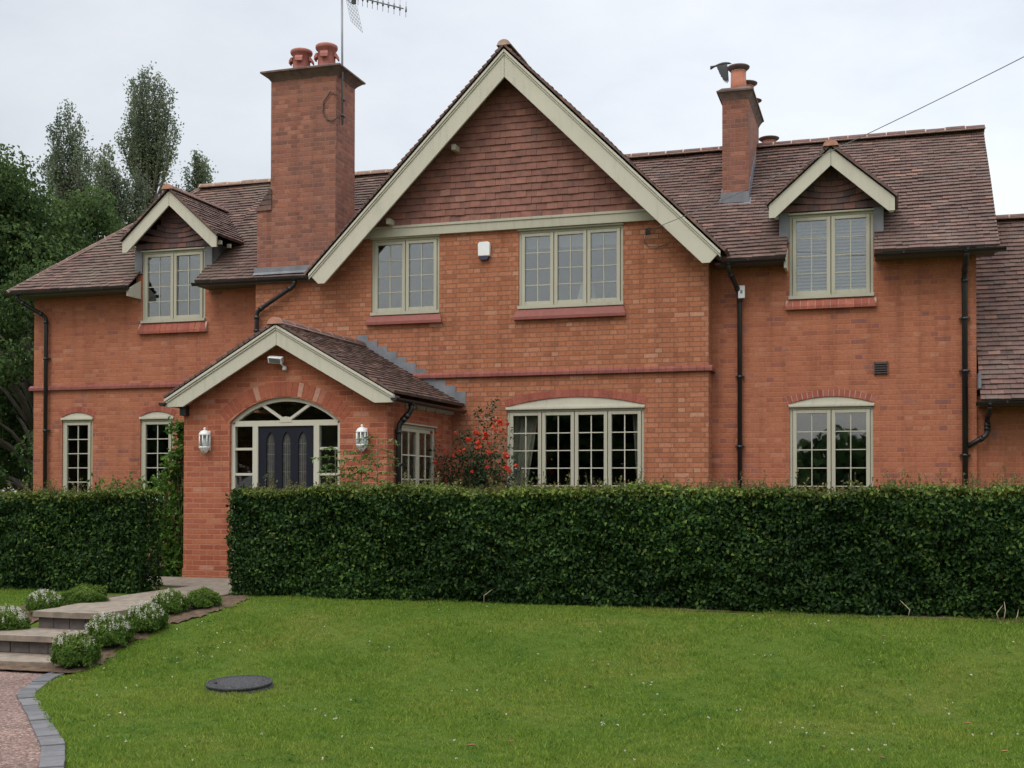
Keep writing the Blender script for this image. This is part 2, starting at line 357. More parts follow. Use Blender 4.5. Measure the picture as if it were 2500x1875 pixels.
M['leaded']=simple('leaded_obscure_glass',(.055,.054,.046),.25,.35,14)
M['hall']=simple('hall_plaster',(.45,.42,.35),.9,.1,2)
# ================================================================== HOUSE
house=empty('brick_house',(-5.6,18.2,-.06),'large two-storey red brick house with brown tiled roofs, sage green windows and bargeboards','house')

def clip(poly, cp):
    """Sutherland-Hodgman: poly against convex counter-clockwise cp"""
    out=poly
    for i in range(len(cp)):
        a=cp[i]; b=cp[(i+1)%len(cp)]; inp=out; out=[]
        sd=lambda p:(b[0]-a[0])*(p[1]-a[1])-(b[1]-a[1])*(p[0]-a[0])
        for j in range(len(inp)):
            p=inp[j]; q=inp[(j+1)%len(inp)]; sp=sd(p); sq=sd(q)
            if sp>=0: out.append(p)
            if (sp>=0)!=(sq>=0):
                t=sp/(sp-sq); out.append((p[0]+(q[0]-p[0])*t,p[1]+(q[1]-p[1])*t))
        if not out: return []
    return out
def tiles(mb,O,U,V,poly,gauge=.1,tw=.168,lift=.022,th=.012,mi=0,umi=1,wave=.006):
    """courses of separate overlapping plain tiles on a plane, cut to a convex outline"""
    O=Vector(O);U=Vector(U).normalized();V=Vector(V).normalized();Nn=U.cross(V)
    us=[p[0] for p in poly]; vs=[p[1] for p in poly]
    P=lambda u,v,h:O+U*u+V*v+Nn*h
    ph=random.uniform(0,9); ramp_r=random.random
    k0=math.floor(min(vs)/gauge); k1=math.ceil(max(vs)/gauge)
    for k in range(k0,k1):
        v0=k*gauge; v1=v0+gauge*1.12; off=(.5 if k%2 else 0)*tw
        for i in range(math.floor((min(us)-off)/tw),math.ceil((max(us)-off)/tw)):
            u0=i*tw+off; j=random.uniform(-.004,.004); 
            r=[(u0+.0015,v0+j),(u0+tw-.0015,v0+j+random.uniform(-.002,.002)),(u0+tw-.0015,v1),(u0+.0015,v1)]
            q=clip(r,poly)
            if len(q)<3: continue
            dh=random.uniform(-.003,.004); tl=random.uniform(-.025,.025)
            sag=wave*math.sin(u0*1.3+ph+k*.21)
            h=lambda p:lift*(1-(p[1]-v0)/(v1-v0))+th+dh+tl*(p[0]-u0)+sag
            c=(min(1,max(0,random.gauss(.45,.19))) if random.random()>.03 else 1.0,random.random(),random.random())
            top=[P(p[0],p[1],h(p)) for p in q]; mb.face(top,mi,c)
            for a in range(len(q)):
                p=q[a]; s=q[(a+1)%len(q)]
                if p[1]>v0+gauge*.99 and s[1]>v0+gauge*.99: continue
                mb.face([P(p[0],p[1],-.012),P(s[0],s[1],-.012),top[(a+1)%len(q)],top[a]],mi,c)
    mb.face([P(p[0],p[1],-.01) for p in poly],umi)

B0_=lambda A,D,n:A+D*n
def ridge_run(mb,A,B,r=.115,step=.3,mi=0,jmi=1,drop=.06,bmi=2):
    """row of rounded ridge tiles with mortar joints from A to B"""
    A=Vector(A);B=Vector(B);D=(B-A);n=max(1,round(D.length/step)); D/=n; d=D.normalized()
    side=d.cross(Vector((0,0,1))).normalized(); up=side.cross(d)
    def arc(p,rr): return [p+side*rr*math.cos(t)+up*(rr*.82*math.sin(t)-drop) for t in [math.pi*i/8 for i in range(9)]]
    for i in range(n):
        j=Vector((0,0,random.uniform(-.006,.006))); a=A+D*i+d*.008+j; b=A+D*(i+1)-d*.008+j; rr=r*random.uniform(.97,1.03)
        X=arc(a,rr);Y=arc(b,rr); c=(random.random(),)*3
        mb.shared(X+Y,[(k,k+1,k+10,k+9) for k in range(8)]+[tuple(range(8,-1,-1)),tuple(range(9,18))],mi,c)
        X=arc(A+D*i-d*.013,r*1.01);Y=arc(A+D*i+d*.013,r*1.01)
        mb.shared(X+Y,[(k,k+1,k+10,k+9) for k in range(8)]+[tuple(range(8,-1,-1)),tuple(range(9,18))],jmi)
    for sg in (-1,1):
        q=side*sg*r*1.0-up*(drop-.004); mb.tube([A+q,B0_(A,D,n)+q],.014,5,bmi)

# ---- window builder: window > casement (stiles + glazing bars), pane, sill, arch board
def arcpts(x0,x1,z,rise,n=16):
    w=(x1-x0)/2; R=(w*w+rise*rise)/(2*rise); cx=(x0+x1)/2; cz=z+rise-R; a=math.asin(w/R)
    return [(cx+R*math.sin(-a+2*a*i/n),cz+R*math.cos(-a+2*a*i/n)) for i in range(n+1)],(cx,cz,R,a)
def window(x0,x1,z0,z1,Y,n,rows,label=None,glass='glass',arch=0,frame='sage',cols=2,wide=False):
    m=MB(); fw=.042; y0=Y+.022; y1=Y+.10
    m.box(x0,x0+fw,y0,y1,z0+.05,z1-fw); m.box(x1-fw,x1,y0,y1,z0+.05,z1-fw)
    m.box(x0,x1,y0-.002,y1,z1-fw,z1); m.box(x0-.012,x1+.012,Y-.035,y1,z0,z0+.05)
    lw=(x1-x0-2*fw)/n
    for i in range(1,n): m.box(x0+fw+lw*i-.03,x0+fw+lw*i+.03,y0+.03,y1-.004,z0+.05,z1-fw)
    m.box(x0-.012,x1+.012,Y-.03,Y+.02,z1-.004,z1+.022)
    w=m.build('window',M[frame],house,.004)
    if label: w['label']=label
    for i in range(n):
        a=x0+fw+lw*i+.006; b=x0+fw+lw*(i+1)-.006; c=z0+.056; d=z1-fw-.006; s=.054; ya=Y+.004; yb=Y+.058
        k=MB(); k.box(a,a+s,ya,yb,c,d); k.box(b-s,b,ya,yb,c,d); k.box(a+s,b-s,ya+.002,yb,d-s*.9,d); k.box(a+s,b-s,ya+.002,yb,c,c+s*1.15)
        k.build('casement',M[frame],w,.005)
        g0,g1,h0,h1=a+s,b-s,c+s*1.15,d-s*.9; t=.0075
        g=MB()
        for j in range(1,cols):
            x=g0+(g1-g0)*j/cols; g.box(x-t,x+t,Y+.024,Y+.046,h0,h1)
        for j in range(1,rows):
            z=h0+(h1-h0)*j/rows
            for q in range(cols):
                g.box(g0+(g1-g0)*q/cols+(t if q else 0),g0+(g1-g0)*(q+1)/cols-(t if q<cols-1 else 0),Y+.025,Y+.045,z-t,z+t)
        g.build('glazing_bar',M['sage' if glass=='glass' else 'cream'],w)
        p=MB(); tilt=random.uniform(-.004,.004); tz=random.uniform(-.003,.003)
        p.shared([(g0,Y+.034+tilt,h0),(g1,Y+.034-tilt,h0),(g1,Y+.034-tilt+tz,h1),(g0,Y+.034+tilt+tz,h1),(g0,Y+.038+tilt,h0),(g1,Y+.038-tilt,h0),(g1,Y+.038-tilt+tz,h1),(g0,Y+.038+tilt+tz,h1)],
                 [(0,1,2,3),(5,4,7,6),(0,4,5,1),(1,5,6,2),(2,6,7,3),(3,7,4,0)])
        p.build('pane',M[glass],w)
    if arch:
        pts,_=arcpts(x0,x1,z1+.045,arch); q=MB(); q.prism([(x0,z1+.018),(x0,z1+.045)]+pts[1:-1]+[(x1,z1+.045),(x1,z1+.018)],Y+.012,Y+.07)
        q.box(x0-.015,x1+.015,Y-.026,Y+.012,z1+.020,z1+.040); q.build('arch_board',M['cream'],w,.004)
    return w
def arch_hole(x0,x1,z0,z1,rise):
    pts,_=arcpts(x0,x1,z1+.045,rise); return [(x0,z0),(x1,z0)]+pts[::-1]
def rect(x0,x1,z0,z1): return [(x0,z0),(x1,z0),(x1,z1),(x0,z1)]
def brick_arch(x0,x1,z1,rise,Y,th=.11,mat='redbrick',bw=.075,mort='redmortar',proud=.006,gap=.006):
    """ring of radial bricks over an arched head"""
    _,(cx,cz,R,a)=arcpts(x0-.02,x1+.02,z1+.045,rise+.004); m=MB(); n=max(4,round(2*a*R/bw)); R+=.002
    P=lambda r,t:(cx+r*math.sin(t),cz+r*math.cos(t))
    for i in range(n):
        t0=-a+2*a*i/n+gap/2/R; t1=-a+2*a*(i+1)/n-gap/2/R; e=random.uniform(-.004,.004); d=random.uniform(-.002,.002)
        m.prism([P(R,t0),P(R,t1),P(R+th+e,t1),P(R+th+e,t0)],Y-proud+d,Y+.03,0)
    k=24; pts=[P(R+.002,-a+2*a*i/k) for i in range(k+1)]+[P(R+th-.002,a-2*a*i/k) for i in range(k+1)]
    m.prism(pts,Y-proud+.005,Y+.028,1)
    return m.build('brick_arch',[M[mat],M[mort]],house)
def sill(x0,x1,z0,z1,Y,mat,joints):
    m=MB(); n=max(1,round((x1-x0)/.113)) if joints else 1; w=(x1-x0)/n
    for i in range(n):
        g=.004 if joints else 0; a=x0+w*i+g; b=x0+w*(i+1)-g; j=random.uniform(-.003,.003) if joints else 0
        ta=.045 if i==0 else 0; tb=.045 if i==n-1 else 0; pr=[(Y+.03,z1),(Y-.02+j,z1),(Y-.075+j,z0+.045),(Y-.075+j,z0),(Y+.03,z0)]
        A=[(a+(ta if k<2 else 0),*q) for k,q in enumerate(pr)]; B=[(b-(tb if k<2 else 0),*q) for k,q in enumerate(pr)]
        m.shared(A+B,[(0,1,2,3,4),(9,8,7,6,5)]+[(k,k+5,(k+1)%5+5,(k+1)%5) for k in range(5)],0)
    if joints: m.prism([(Y+.03,z1-.005),(Y-.015,z1-.005),(Y-.068,z0+.042),(Y-.068,z0+.004),(Y+.03,z0+.004)],x0+.004,x1-.004,1,axis='x')
    return m.build('window_sill',[M[mat],M['mortar']],house)

# ---- walls
YG=18.0; YS=18.33
A_WIN2=(-7.965,-6.79,4.07,5.31); A_WIN3=(-5.465,-3.80,4.07,5.30); A_LOW=(-5.655,-3.475,.92,2.50)
m=MB()
m.wall([(-10.08,-.15),(-2.5,-.15),(-2.5,4.86),(-5.58,7.94),(-8.60,4.92),(-8.75,4.72),(-10.08,4.72)],[rect(*A_WIN2),rect(*A_WIN3),arch_hole(*A_LOW,.135)],YG)
m.face([(-2.5,YG,-.15),(-2.5,YS,-.15),(-2.5,YS,4.86),(-2.5,YG,4.86)],0,(.5,)*3)
m.face([(-10.08,YS,-.15),(-10.08,YG,-.15),(-10.08,YG,4.72),(-10.08,YS,4.72)],0,(.5,)*3)
m.build('gable_wall',M['brick_gable'],house)
B1=(-14.165,-13.52,1.0,2.49); B2=(-12.53,-11.865,1.0,2.48); BD=(-12.50,-11.245,4.165,5.425)
m=MB()
m.wall([(-14.78,-.15),(-10.08,-.15),(-10.08,4.80),(-11.10,4.80),(-11.10,5.47),(-12.64,5.47),(-12.64,4.80),(-14.78,4.80)],[arch_hole(*B1,.085),arch_hole(*B2,.085),rect(*BD)],YS)
m.face([(-14.78,23.4,-.15),(-14.78,YS,-.15),(-14.78,YS,4.80),(-14.78,23.4,4.80)],0,(.5,)*3)
m.build('wall',M['brick_side'],house)
C1=(-1.345,-.145,4.085,5.345); C2=(-1.345,-.15,.92,2.485)
m=MB()
m.wall([(-2.5,-.15),(1.26,-.15),(1.26,4.72),(-.02,4.72),(-.02,5.38),(-1.46,5.38),(-1.46,4.72),(-2.5,4.72)],[rect(*C1),arch_hole(*C2,.10)],YS)
m.face([(1.26,YS,-.15),(1.26,23.4,-.15),(1.26,23.4,4.66),(1.26,20.65,6.95),(1.26,YS,4.95)],0,(.5,)*3)
m.build('wall',M['brick_side'],house)
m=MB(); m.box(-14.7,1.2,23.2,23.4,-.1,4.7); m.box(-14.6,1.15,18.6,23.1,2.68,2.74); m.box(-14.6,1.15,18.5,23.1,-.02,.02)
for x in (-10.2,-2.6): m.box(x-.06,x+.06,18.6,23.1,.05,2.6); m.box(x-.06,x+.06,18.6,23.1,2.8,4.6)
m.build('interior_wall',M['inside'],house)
# right lower wing
m=MB(); m.wall([(1.262,-.15),(9,-.15),(9,2.6),(1.262,2.6)],[],18.42); m.face([(9,18.42,-.15),(9,23,-.15),(9,23,2.6),(9,20.65,5.5),(9,18.42,2.6)],0,(.5,)*3)
m.build('side_wing_wall',M['brick_side'],house)
# string courses
for x0,x1,Y,e0,e1 in ((-14.85,-10.05,YS,0,0),(-10.05,-2.44,YG,0,1)):
    m=MB(); z=3.03; n=round((x1-x0)/.115); w=(x1-x0)/n
    for i in range(n):
        m.prism([(Y+.02,z+.085),(Y-.012,z+.085),(Y-.058,z+.045),(Y-.058,z),(Y+.02,z)],x0+w*i+.002,x0+w*(i+1)-.002,0,axis='x')
    if e1: m.prism([(x1,z),(x1,z+.045),(x1-.05,z+.085),(x1-.07,z+.085),(x1-.07,z)],YG+.02,YS,0)
    m.build('string_course',M['paintbrick'],house)

# ---- windows
window(*A_WIN2,YG,2,4); window(*A_WIN3,YG,3,4,'three-light upper gable window with lowered pale blinds'); 
window(*A_LOW,YG,4,5,'wide four-light lower window under a shallow brick arch',arch=.135,glass='glass_low')
window(*B1,YS,1,5,arch=.085,glass='glass_low'); window(*B2,YS,1,5,arch=.085,glass='glass_low')
window(*BD,YS-.015,2,4); window(*C1,YS-.015,2,4,'upper dormer window with white slatted blinds'); window(*C2,YS,2,5,arch=.10)
brick_arch(A_LOW[0],A_LOW[1],A_LOW[3],.135,YG,.115)
for b in (B1,B2): brick_arch(b[0],b[1],b[3],.085,YS,.10)
brick_arch(C2[0],C2[1],C2[3],.10,YS,.105,mort='mortar',gap=.012)
sill(A_WIN2[0]-.08,A_WIN2[1]+.06,3.915,4.06,YG,'paintbrick',False); sill(A_WIN3[0]-.07,A_WIN3[1]+.05,3.90,4.06,YG,'paintbrick',False)
sill(-12.56,-11.19,3.975,4.16,YS,'redbrick',True); sill(-1.40,-.10,3.93,4.08,YS,'redbrick',True)

# ---- beam under the tile hanging, hung tiles, gable bargeboards
m=MB(); m.box(-8.1,-3.06,YG-.065,YG,5.325,5.50); m.box(-8.1,-3.06,YG-.08,YG,5.46,5.50); m.build('gable_beam',M['sage'],house,.004)
m=MB(); tiles(m,(-5.58,YG-.03,5.50),(1,0,0),(0,0,1),[(-2.45,0),(2.45,0),(0,2.42)],.107,.168,.02,.012,0,1,.004); m.build('hung_tile_panel',[M['hung'],M['felt']],house)
def board(name,cx,prof,sgn,Y,th=.04,mould=True,mat='cream'):
    """prof: (dx,z) outline of one board; mirrored by sgn"""
    m=MB(); m.prism([(cx+sgn*a,b) for a,b in prof],Y,Y+th)
    if mould:
        (a0,z0),(a1,z1)=prof[0],prof[1]; s=(z0-z1)/(a1-a0); k=math.hypot(1,s)
        for d0,d1,pr in ((0,.035,.03),(.04,.062,.016)):
            m.prism([(cx+sgn*a0,z0-d0*k),(cx+sgn*a1,z1-d0*k),(cx+sgn*a1,z1-d1*k),(cx+sgn*a0,z0-d1*k)],Y-pr,Y-.001)
    return m.build(name,M[mat],house,.004)
for s in (-1,1):
    board('bargeboard',-5.58,[(.002,8.04),(3.31,4.73),(3.15,4.57),(3.04,4.57),(.002,7.61)],s,17.60)
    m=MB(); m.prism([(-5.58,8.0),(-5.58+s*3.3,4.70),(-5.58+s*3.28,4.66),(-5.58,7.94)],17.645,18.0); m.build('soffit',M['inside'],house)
for x,z in ((-6.47,6.66),(-7.58,5.56)):
    m=MB(); m.box(x-.035,x+.035,17.76,18.0,z-.06,z+.03); m.build('purlin_end',M['sage'],house,.004)

def two_slopes(name,cx,zr,wl,wr,slope,y0,y1,mat='tile'):
    m=MB(); k=math.hypot(1,slope); Ly=y1-y0
    for s,w in ((1,wr),(-1,wl)):
        if s>0: tiles(m,(cx+w,y0,zr-w*slope),(0,1,0),(-1,0,slope),[(0,0),(Ly,0),(Ly,w*k),(0,w*k)])
        else: tiles(m,(cx-w,y1,zr-w*slope),(0,-1,0),(1,0,slope),[(0,0),(Ly,0),(Ly,w*k),(0,w*k)])
    return m.build(name,[M[mat],M['felt']],house)
two_slopes('gable_roof',-5.58,8.10,3.37,3.37,1.0,17.56,23.9)
m=MB(); ridge_run(m,(-5.58,17.57,8.165),(-5.58,23.9,8.165),.105,drop=.07); m.build('ridge_tiles',[M['ridge'],M['mortar'],M['bed']],house)

# ---- main roofs (front slopes, hip, back)
SL=2.36/2.72; KL=math.hypot(1,SL); LV=2.72*KL
def vv(Y): return (Y-17.93)*KL
def front(polys,z0,name,mat):
    m=MB()
    for p in polys: tiles(m,(0,17.93,z0),(1,0,0),(0,1,SL),p,wave=.012)
    return m.build(name,[M[mat],M['felt']],house)
dv=vv(18.5)
front([[(-2.34,0),(-1.365,0),(-1.365,LV),(-4.55,LV)],[(-1.365,dv),(-.13,dv),(-.13,LV),(-1.365,LV)],[(-.13,0),(1.54,0),(1.54,LV),(-.13,LV)]],4.66,'main_roof','tile')
front([[(-15.05,0),(-12.53,0),(-12.53,LV),(-12.75,LV)],[(-12.53,dv),(-11.20,dv),(-11.20,LV),(-12.53,LV)],[(-11.20,0),(-8.86,0),(-6.65,LV),(-11.20,LV)]],4.77,'left_roof','tile_old')
m=MB(); hk=(7.13-4.77)/2.3; kk=math.hypot(1,hk); tiles(m,(-15.05,23.37,4.77),(0,-1,0),(1,0,hk),[(0,0),(5.44,0),(2.72,2.3*kk)]); m.build('hip_roof',[M['tile_old'],M['felt']],house)
m=MB()
for x0,x1,z in ((-15.05,-5.6,4.77),(-5.6,1.54,4.66)):
    m.face([(x1,23.37,z),(x0,23.37,z),(x0 if x0>-15 else -12.75,20.65,z+2.36),(x1,20.65,z+2.36)])
m.build('back_roof',M['tile'],house)
m=MB(); ridge_run(m,(-4.5,20.65,7.09),(1.56,20.65,7.10),.11); m.build('ridge_tiles',[M['ridge'],M['mortar'],M['bed']],house)
m=MB(); ridge_run(m,(-15.05,17.93,4.81),(-12.75,20.65,7.18),.07,.2,drop=.05); m.build('hip_tiles',[M['tile_old'],M['bed'],M['bed']],house)
m=MB(); ridge_run(m,(-12.75,20.65,7.19),(-6.4,20.65,7.17),.11); m.build('ridge_tiles',[M['ridge_pale'],M['mortar'],M['bed']],house)
# wing roof
m=MB(); ws=(5.58-2.52)/2.75; wk=math.hypot(1,ws); tiles(m,(0,17.9,2.50),(1,0,0),(0,1,ws),[(1.285,0),(9.2,0),(9.2,2.75*wk),(1.285,2.75*wk)])
m.face([(9.2,23.4,2.5),(1.285,23.4,2.5),(1.285,20.65,5.56),(9.2,20.65,5.56)],0); m.build('side_wing_roof',[M['tile'],M['felt']],house)
m=MB(); ridge_run(m,(1.30,20.65,5.63),(9.2,20.65,5.63),.11); m.build('ridge_tiles',[M['ridge'],M['mortar'],M['bed']],house)
# soffits
for x0,x1,z,ya in ((-14.95,-12.53,4.70,17.98),(-11.18,-8.8,4.70,17.98),(-2.4,-1.38,4.60,17.98),(-.12,1.5,4.60,17.98),(1.29,9,2.44,17.95)):
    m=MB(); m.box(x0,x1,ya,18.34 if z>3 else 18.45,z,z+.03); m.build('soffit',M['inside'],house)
m=MB(); m.prism([(17.94,4.60),(18.32,4.60),(18.32,4.92),(17.94,4.72)],-12.565,-12.525,axis='x'); m.build('eave_end_board',M['cream'],house,.003); m=MB(); m.prism([(17.94,4.50),(18.32,4.50),(18.32,4.86),(17.94,4.64)],-1.395,-1.36,axis='x')
m.build('eave_end_board',M['cream'],house,.003)

# ---- dormers: boards, tiles, cheeks, roof
def dormer(cx,za,tip,tz,wx0,wx1,wz,zmain,name='dormer'):
    s=(za-tz)/tip
    for g in (-1,1): board('bargeboard',cx,[(.002,za),(tip,tz),(tip,tz-.19),(tip-.09,tz-.19),(.002,za-.25)],g,18.0,.035,False)
    two_slopes('dormer_roof',cx,za+.04,tip+.03,tip+.03,s,17.96,20.1)
    m=MB(); ridge_run(m,(cx,17.95,za+.095),(cx,20.1,za+.095),.105,.34,drop=.075); m.build('ridge_tiles',[M['ridge'],M['redmortar'],M['bed']],house)
    m=MB(); k=0
    while True:                                             # courses sag to the middle like the photo's
        zc=wz+.015+k*.085
        if zc>za-.30: break
        n=10; tw=.17; off=(k%2)*.085
        for i in range(-6,7):
            x0=cx+i*tw-off; x1=x0+tw-.004; f=lambda x:zc+min(.55,k*.14)*((x-cx)**2)*1.1
            if abs((x0+x1)/2-cx)>(za-.10-f((x0+x1)/2))/s: continue
            c=(random.random(),)*3; d=random.uniform(0,.005)
            A=[(x0,18.275-d,f(x0)),(x1,18.275-d,f(x1)),(x1,18.30-d,f(x1)+.10),(x0,18.30-d,f(x0)+.10)]
            m.face(A,0,c); m.face([(x0,18.30,f(x0)),(x1,18.30,f(x1)),A[1],A[0]],0,c)
        k+=1
    m.prism([(cx-.80,wz),(cx+.80,wz),(cx,wz+.80*s+.02)],18.302,18.33,1)
    m.build('dormer_tile_panel',[M['hung_dark'],M['felt']],house)
    for a,b,x in ((wx0-.145,wx0-.001,wx0-.14),(wx1+.001,wx1+.145,wx1+.125)):
        m=MB(); m.box(a,b,18.30,18.36,zmain+.27,wz+.02); yz=18.36+(tz-.05-(zmain+.33))/SL
        m.prism([(18.35,zmain+.30),(18.35,tz-.03),(yz+.3,tz-.03)],x,x+.02,axis='x'); m.build('dormer_cheek',M['lead'],house)
    for y in (18.2,18.5,18.8):
        for g in (-1,1):
            m=MB(); x=cx+g*(tip-.06); m.box(x-.02,x+.045,y-.022,y+.022,tz-.11,tz-.045); m.build('rafter_end',M['cream'],house)
dormer(-.73,6.22,.885,5.445,C1[0],C1[1],5.37,4.66)
dormer(-11.765,6.39,.93,5.56,BD[0],BD[1],5.45,4.77)

# ---- chimneys
def flare(m,x0,x1,y0,y1,z0,z1,out,mi=0,n=4):
    prev=None; rings=[]
    for i in range(n+1):
        t=i/n; e=.004+(out-.004)*t**1.25; rings.append([(x0-e,y0-e,z0+(z1-z0)*t),(x1+e,y0-e,z0+(z1-z0)*t),(x1+e,y1+e,z0+(z1-z0)*t),(x0-e,y1+e,z0+(z1-z0)*t)])
    for i in range(n):
        for k in range(4):
            j=(k+1)%4; m.face([rings[i][k],rings[i][j],rings[i+1][j],rings[i+1][k]],mi,(.3,)*3)
    e=out; t=z1
    m.box(x0-e-.012,x1+e+.012,y0-e-.012,y1+e+.012,z1-.005,z1+.022,mi)
    cx,cy=(x0+x1)/2,(y0+y1)/2
    top=[(x0-.01,y0-.01,z1+.075),(x1+.01,y0-.01,z1+.075),(x1+.01,y1+.01,z1+.075),(x0-.01,y1+.01,z1+.075)]
    b=[(x0-e,y0-e,z1+.022),(x1+e,y0-e,z1+.022),(x1+e,y1+e,z1+.022),(x0-e,y1+e,z1+.022)]
    for k in range(4):
        j=(k+1)%4; m.face([b[k],b[j],top[j],top[k]],mi,(.6,)*3)
    m.face(top,mi)
m=MB(); X0,X1=-9.83,-8.64
m.box(-10.085,X1,18.045,18.8,4.72,5.93,0,(.5,)*3); m.box(X0,X1,18.045,18.8,5.93,8.15,0,(.5,)*3)
ch=m.build('chimney',M['brick_stack'],house)
m=MB(); flare(m,X0,X1,18.045,18.8,8.10,8.215,.125); m.build('chimney_cap',M['brick_cap'],ch)
m=MB()
for i in range(4):
    a=-10.11+i*.068; z=5.925+i*.085
    for j in range(5): m.prism([(a,z),(X0+.02,z+.01),(X0+.02,z+.10),(a+.05,z+.10)],18.02+j*.158,18.02+j*.158+.152)
m.build('shoulder_tiles',M['tile'],ch)
m=MB(); m.box(-10.12,-8.62,18.015,18.042,4.84,4.965); m.prism([(17.96,4.84),(18.03,4.90),(18.03,4.86)],-10.12,-8.66,axis='x'); m.box(-8.638,-8.62,18.04,18.7,5.0,5.35); m.build('lead_flashing',M['lead'],ch)
def eared_pot(x,y,z,h):
    m=MB(); r=.155
    m.lathe([(r*1.02,z),(r*.96,z+h*.25),(r*.95,z+h*.8),(r*1.15,z+h*.84),(r*1.22,z+h*.9),(r*1.20,z+h*.97),(r*1.08,z+h),(r*.85,z+h),(r*.8,z+h*.5)],x,y,24,cap=False)
    for k in range(4):                                       # hooded vents round the pot
        t=math.radians(12+90*k); d=Vector((math.cos(t),math.sin(t),0)); s=Vector((-d.y,d.x,0)); c=Vector((x,y,0))
        pr=[(.93,.72),(1.12,.70),(1.30,.60),(1.34,.48),(1.22,.46),(1.16,.54),(.93,.56)]
        A=[c+d*r*a-s*.062+Vector((0,0,z+h*b)) for a,b in pr]; B=[c+d*r*a+s*.062+Vector((0,0,z+h*b)) for a,b in pr]; n=len(pr)
        m.shared(A+B,[tuple(range(n)),tuple(reversed(range(n,2*n)))]+[(i,i+n,(i+1)%n+n,(i+1)%n) for i in range(n)],0)
    return m.build('chimney_pot',M['pot'],ch)
eared_pot(-9.46,18.42,8.28,.43); eared_pot(-8.99,18.42,8.28,.47)
m=MB(); m.box(-2.46,-2.045,19.29,20.92,5.55,7.50,0,(.5,)*3); ch2=m.build('chimney',M['brick_stack'],house)
m=MB(); flare(m,-2.46,-2.045,19.29,20.92,7.47,7.59,.07); m.build('chimney_cap',M['brick_cap'],ch2)
m=MB(); m.box(-2.475,-2.03,19.20,19.288,5.78,5.97); m.prism([(19.12,5.72),(19.30,5.90),(19.30,5.86)],-2.50,-2.0,axis='x')
m.prism([(19.28,5.84),(20.3,6.74),(20.3,6.90),(19.28,6.08)],-2.043,-2.03,axis='x'); m.prism([(19.28,5.84),(20.3,6.74),(20.3,6.90),(19.28,6.0)],-2.475,-2.462,axis='x'); m.build('lead_flashing',M['lead'],ch2)
def cowl_pot(x,y,z,h,r,par):
    m=MB(); m.lathe([(r*1.04,z-.05),(r,z+h*.2),(r*.97,z+h*.8)],x,y,22)
    m.lathe([(r*1.0,z+h*.78),(r*1.01,z+h*.815),(r*.9,z+h*.815)],x,y,22,2,cap=False)
    m.lathe([(r*.98,z+h*.80),(r*1.18,z+h*.86),(r*1.42,z+h*.93),(r*1.45,z+h*.98),(r*1.36,z+h),(r*.9,z+h*.94)],x,y,22,1)
    return m.build('chimney_pot',[M['pot_or'],M['cowl'],M['mortar']],par)
cowl_pot(-2.23,19.52,7.67,.40,.125,ch2); cowl_pot(-2.16,20.05,7.67,.30,.125,ch2); cowl_pot(-2.13,20.55,7.67,.16,.12,ch2)
m=MB(); m.box(-2.2,-1.65,21.35,21.9,6.0,7.12,0,(.5,)*3); ch3=m.build('chimney',M['brick_stack'],house); cowl_pot(-1.93,21.55,7.16,.30,.125,ch3)

# ---- gutters and downpipes
def gutter(x0,x1,Y,z,axis='x'):
    m=MB(); r=.056; n=8
    arc=[(Y+r*math.cos(t),z-r*.9*math.sin(t)) for t in [math.pi*i/n for i in range(n+1)]]
    arc2=[(Y+(r-.006)*math.cos(t),z-(r-.006)*.9*math.sin(t)) for t in [math.pi*(n-i)/n for i in range(n+1)]]
    if axis=='x': m.prism(arc+arc2,x0,x1,axis='x'); 
    else: m.prism([(a,b) for a,b in arc+arc2],x0,x1,axis='y')
    for t in (x0,x1-.01):
        if axis=='x': m.prism(arc,t,t+.01,axis='x')
        else: m.prism(arc,t,t+.01,axis='y')
    k=x0+.4
    while k<x1:
        if axis=='x': m.box(k-.012,k+.012,Y-.062,Y-.02,z-.02,z+.008)
        k+=.85
    return m.build('gutter',M['black'],house)
gutter(-15.07,-12.50,17.885,4.745); gutter(-11.22,-8.88,17.885,4.745); gutter(-2.3,-1.37,17.885,4.635); gutter(-.13,1.62,17.885,4.625); gutter(1.22,9.2,17.86,2.475)
def downpipe(pts,r=.036,clips=()):
    m=MB(); q=[Vector(p) for p in pts]; out=[q[0]]
    for i in range(1,len(q)-1):                              # round the bends
        a=(q[i-1]-q[i]); b=(q[i+1]-q[i]); d=min(.07,a.length/2,b.length/2)
        for t in (0,.5,1): out.append(q[i]+a.normalized()*d*(1-t)**2+b.normalized()*d*t**2)
    out.append(q[-1]); m.tube(out,r,12)
    for i in range(1,len(q)-1): m.tube([q[i]-(q[i]-q[i-1]).normalized()*.13,q[i]-(q[i]-q[i-1]).normalized()*.07],r*1.18,12); m.tube([q[i]+(q[i+1]-q[i]).normalized()*.07,q[i]+(q[i+1]-q[i]).normalized()*.13],r*1.18,12)
    p=q[-1]
    for z in clips:
        m.tube([(p.x,p.y,z-.02),(p.x,p.y,z+.02)],r*1.25,12); m.box(p.x-r*1.9,p.x+r*1.9,p.y+.01,p.y+.05,z-.014,z+.014)
    return m.build('downpipe',M['black'],house)
downpipe([(-14.80,17.885,4.70),(-14.80,17.90,4.62),(-14.47,18.26,4.36),(-14.47,18.26,-.05)],clips=(3.6,2.3,1.2))
downpipe([(-9.30,17.885,4.70),(-9.30,17.89,4.62),(-10.02,17.93,4.22),(-10.02,17.93,2.6)],clips=(3.9,))
downpipe([(-2.19,17.885,4.60),(-2.19,17.90,4.50),(-2.07,18.26,4.20),(-2.07,18.26,-.05)],clips=(2.95,1.9))
downpipe([(1.10,17.885,4.60),(1.10,17.90,4.50),(1.10,18.26,4.34),(1.10,18.26,-.05)],.04,clips=(3.7,2.95,1.75))
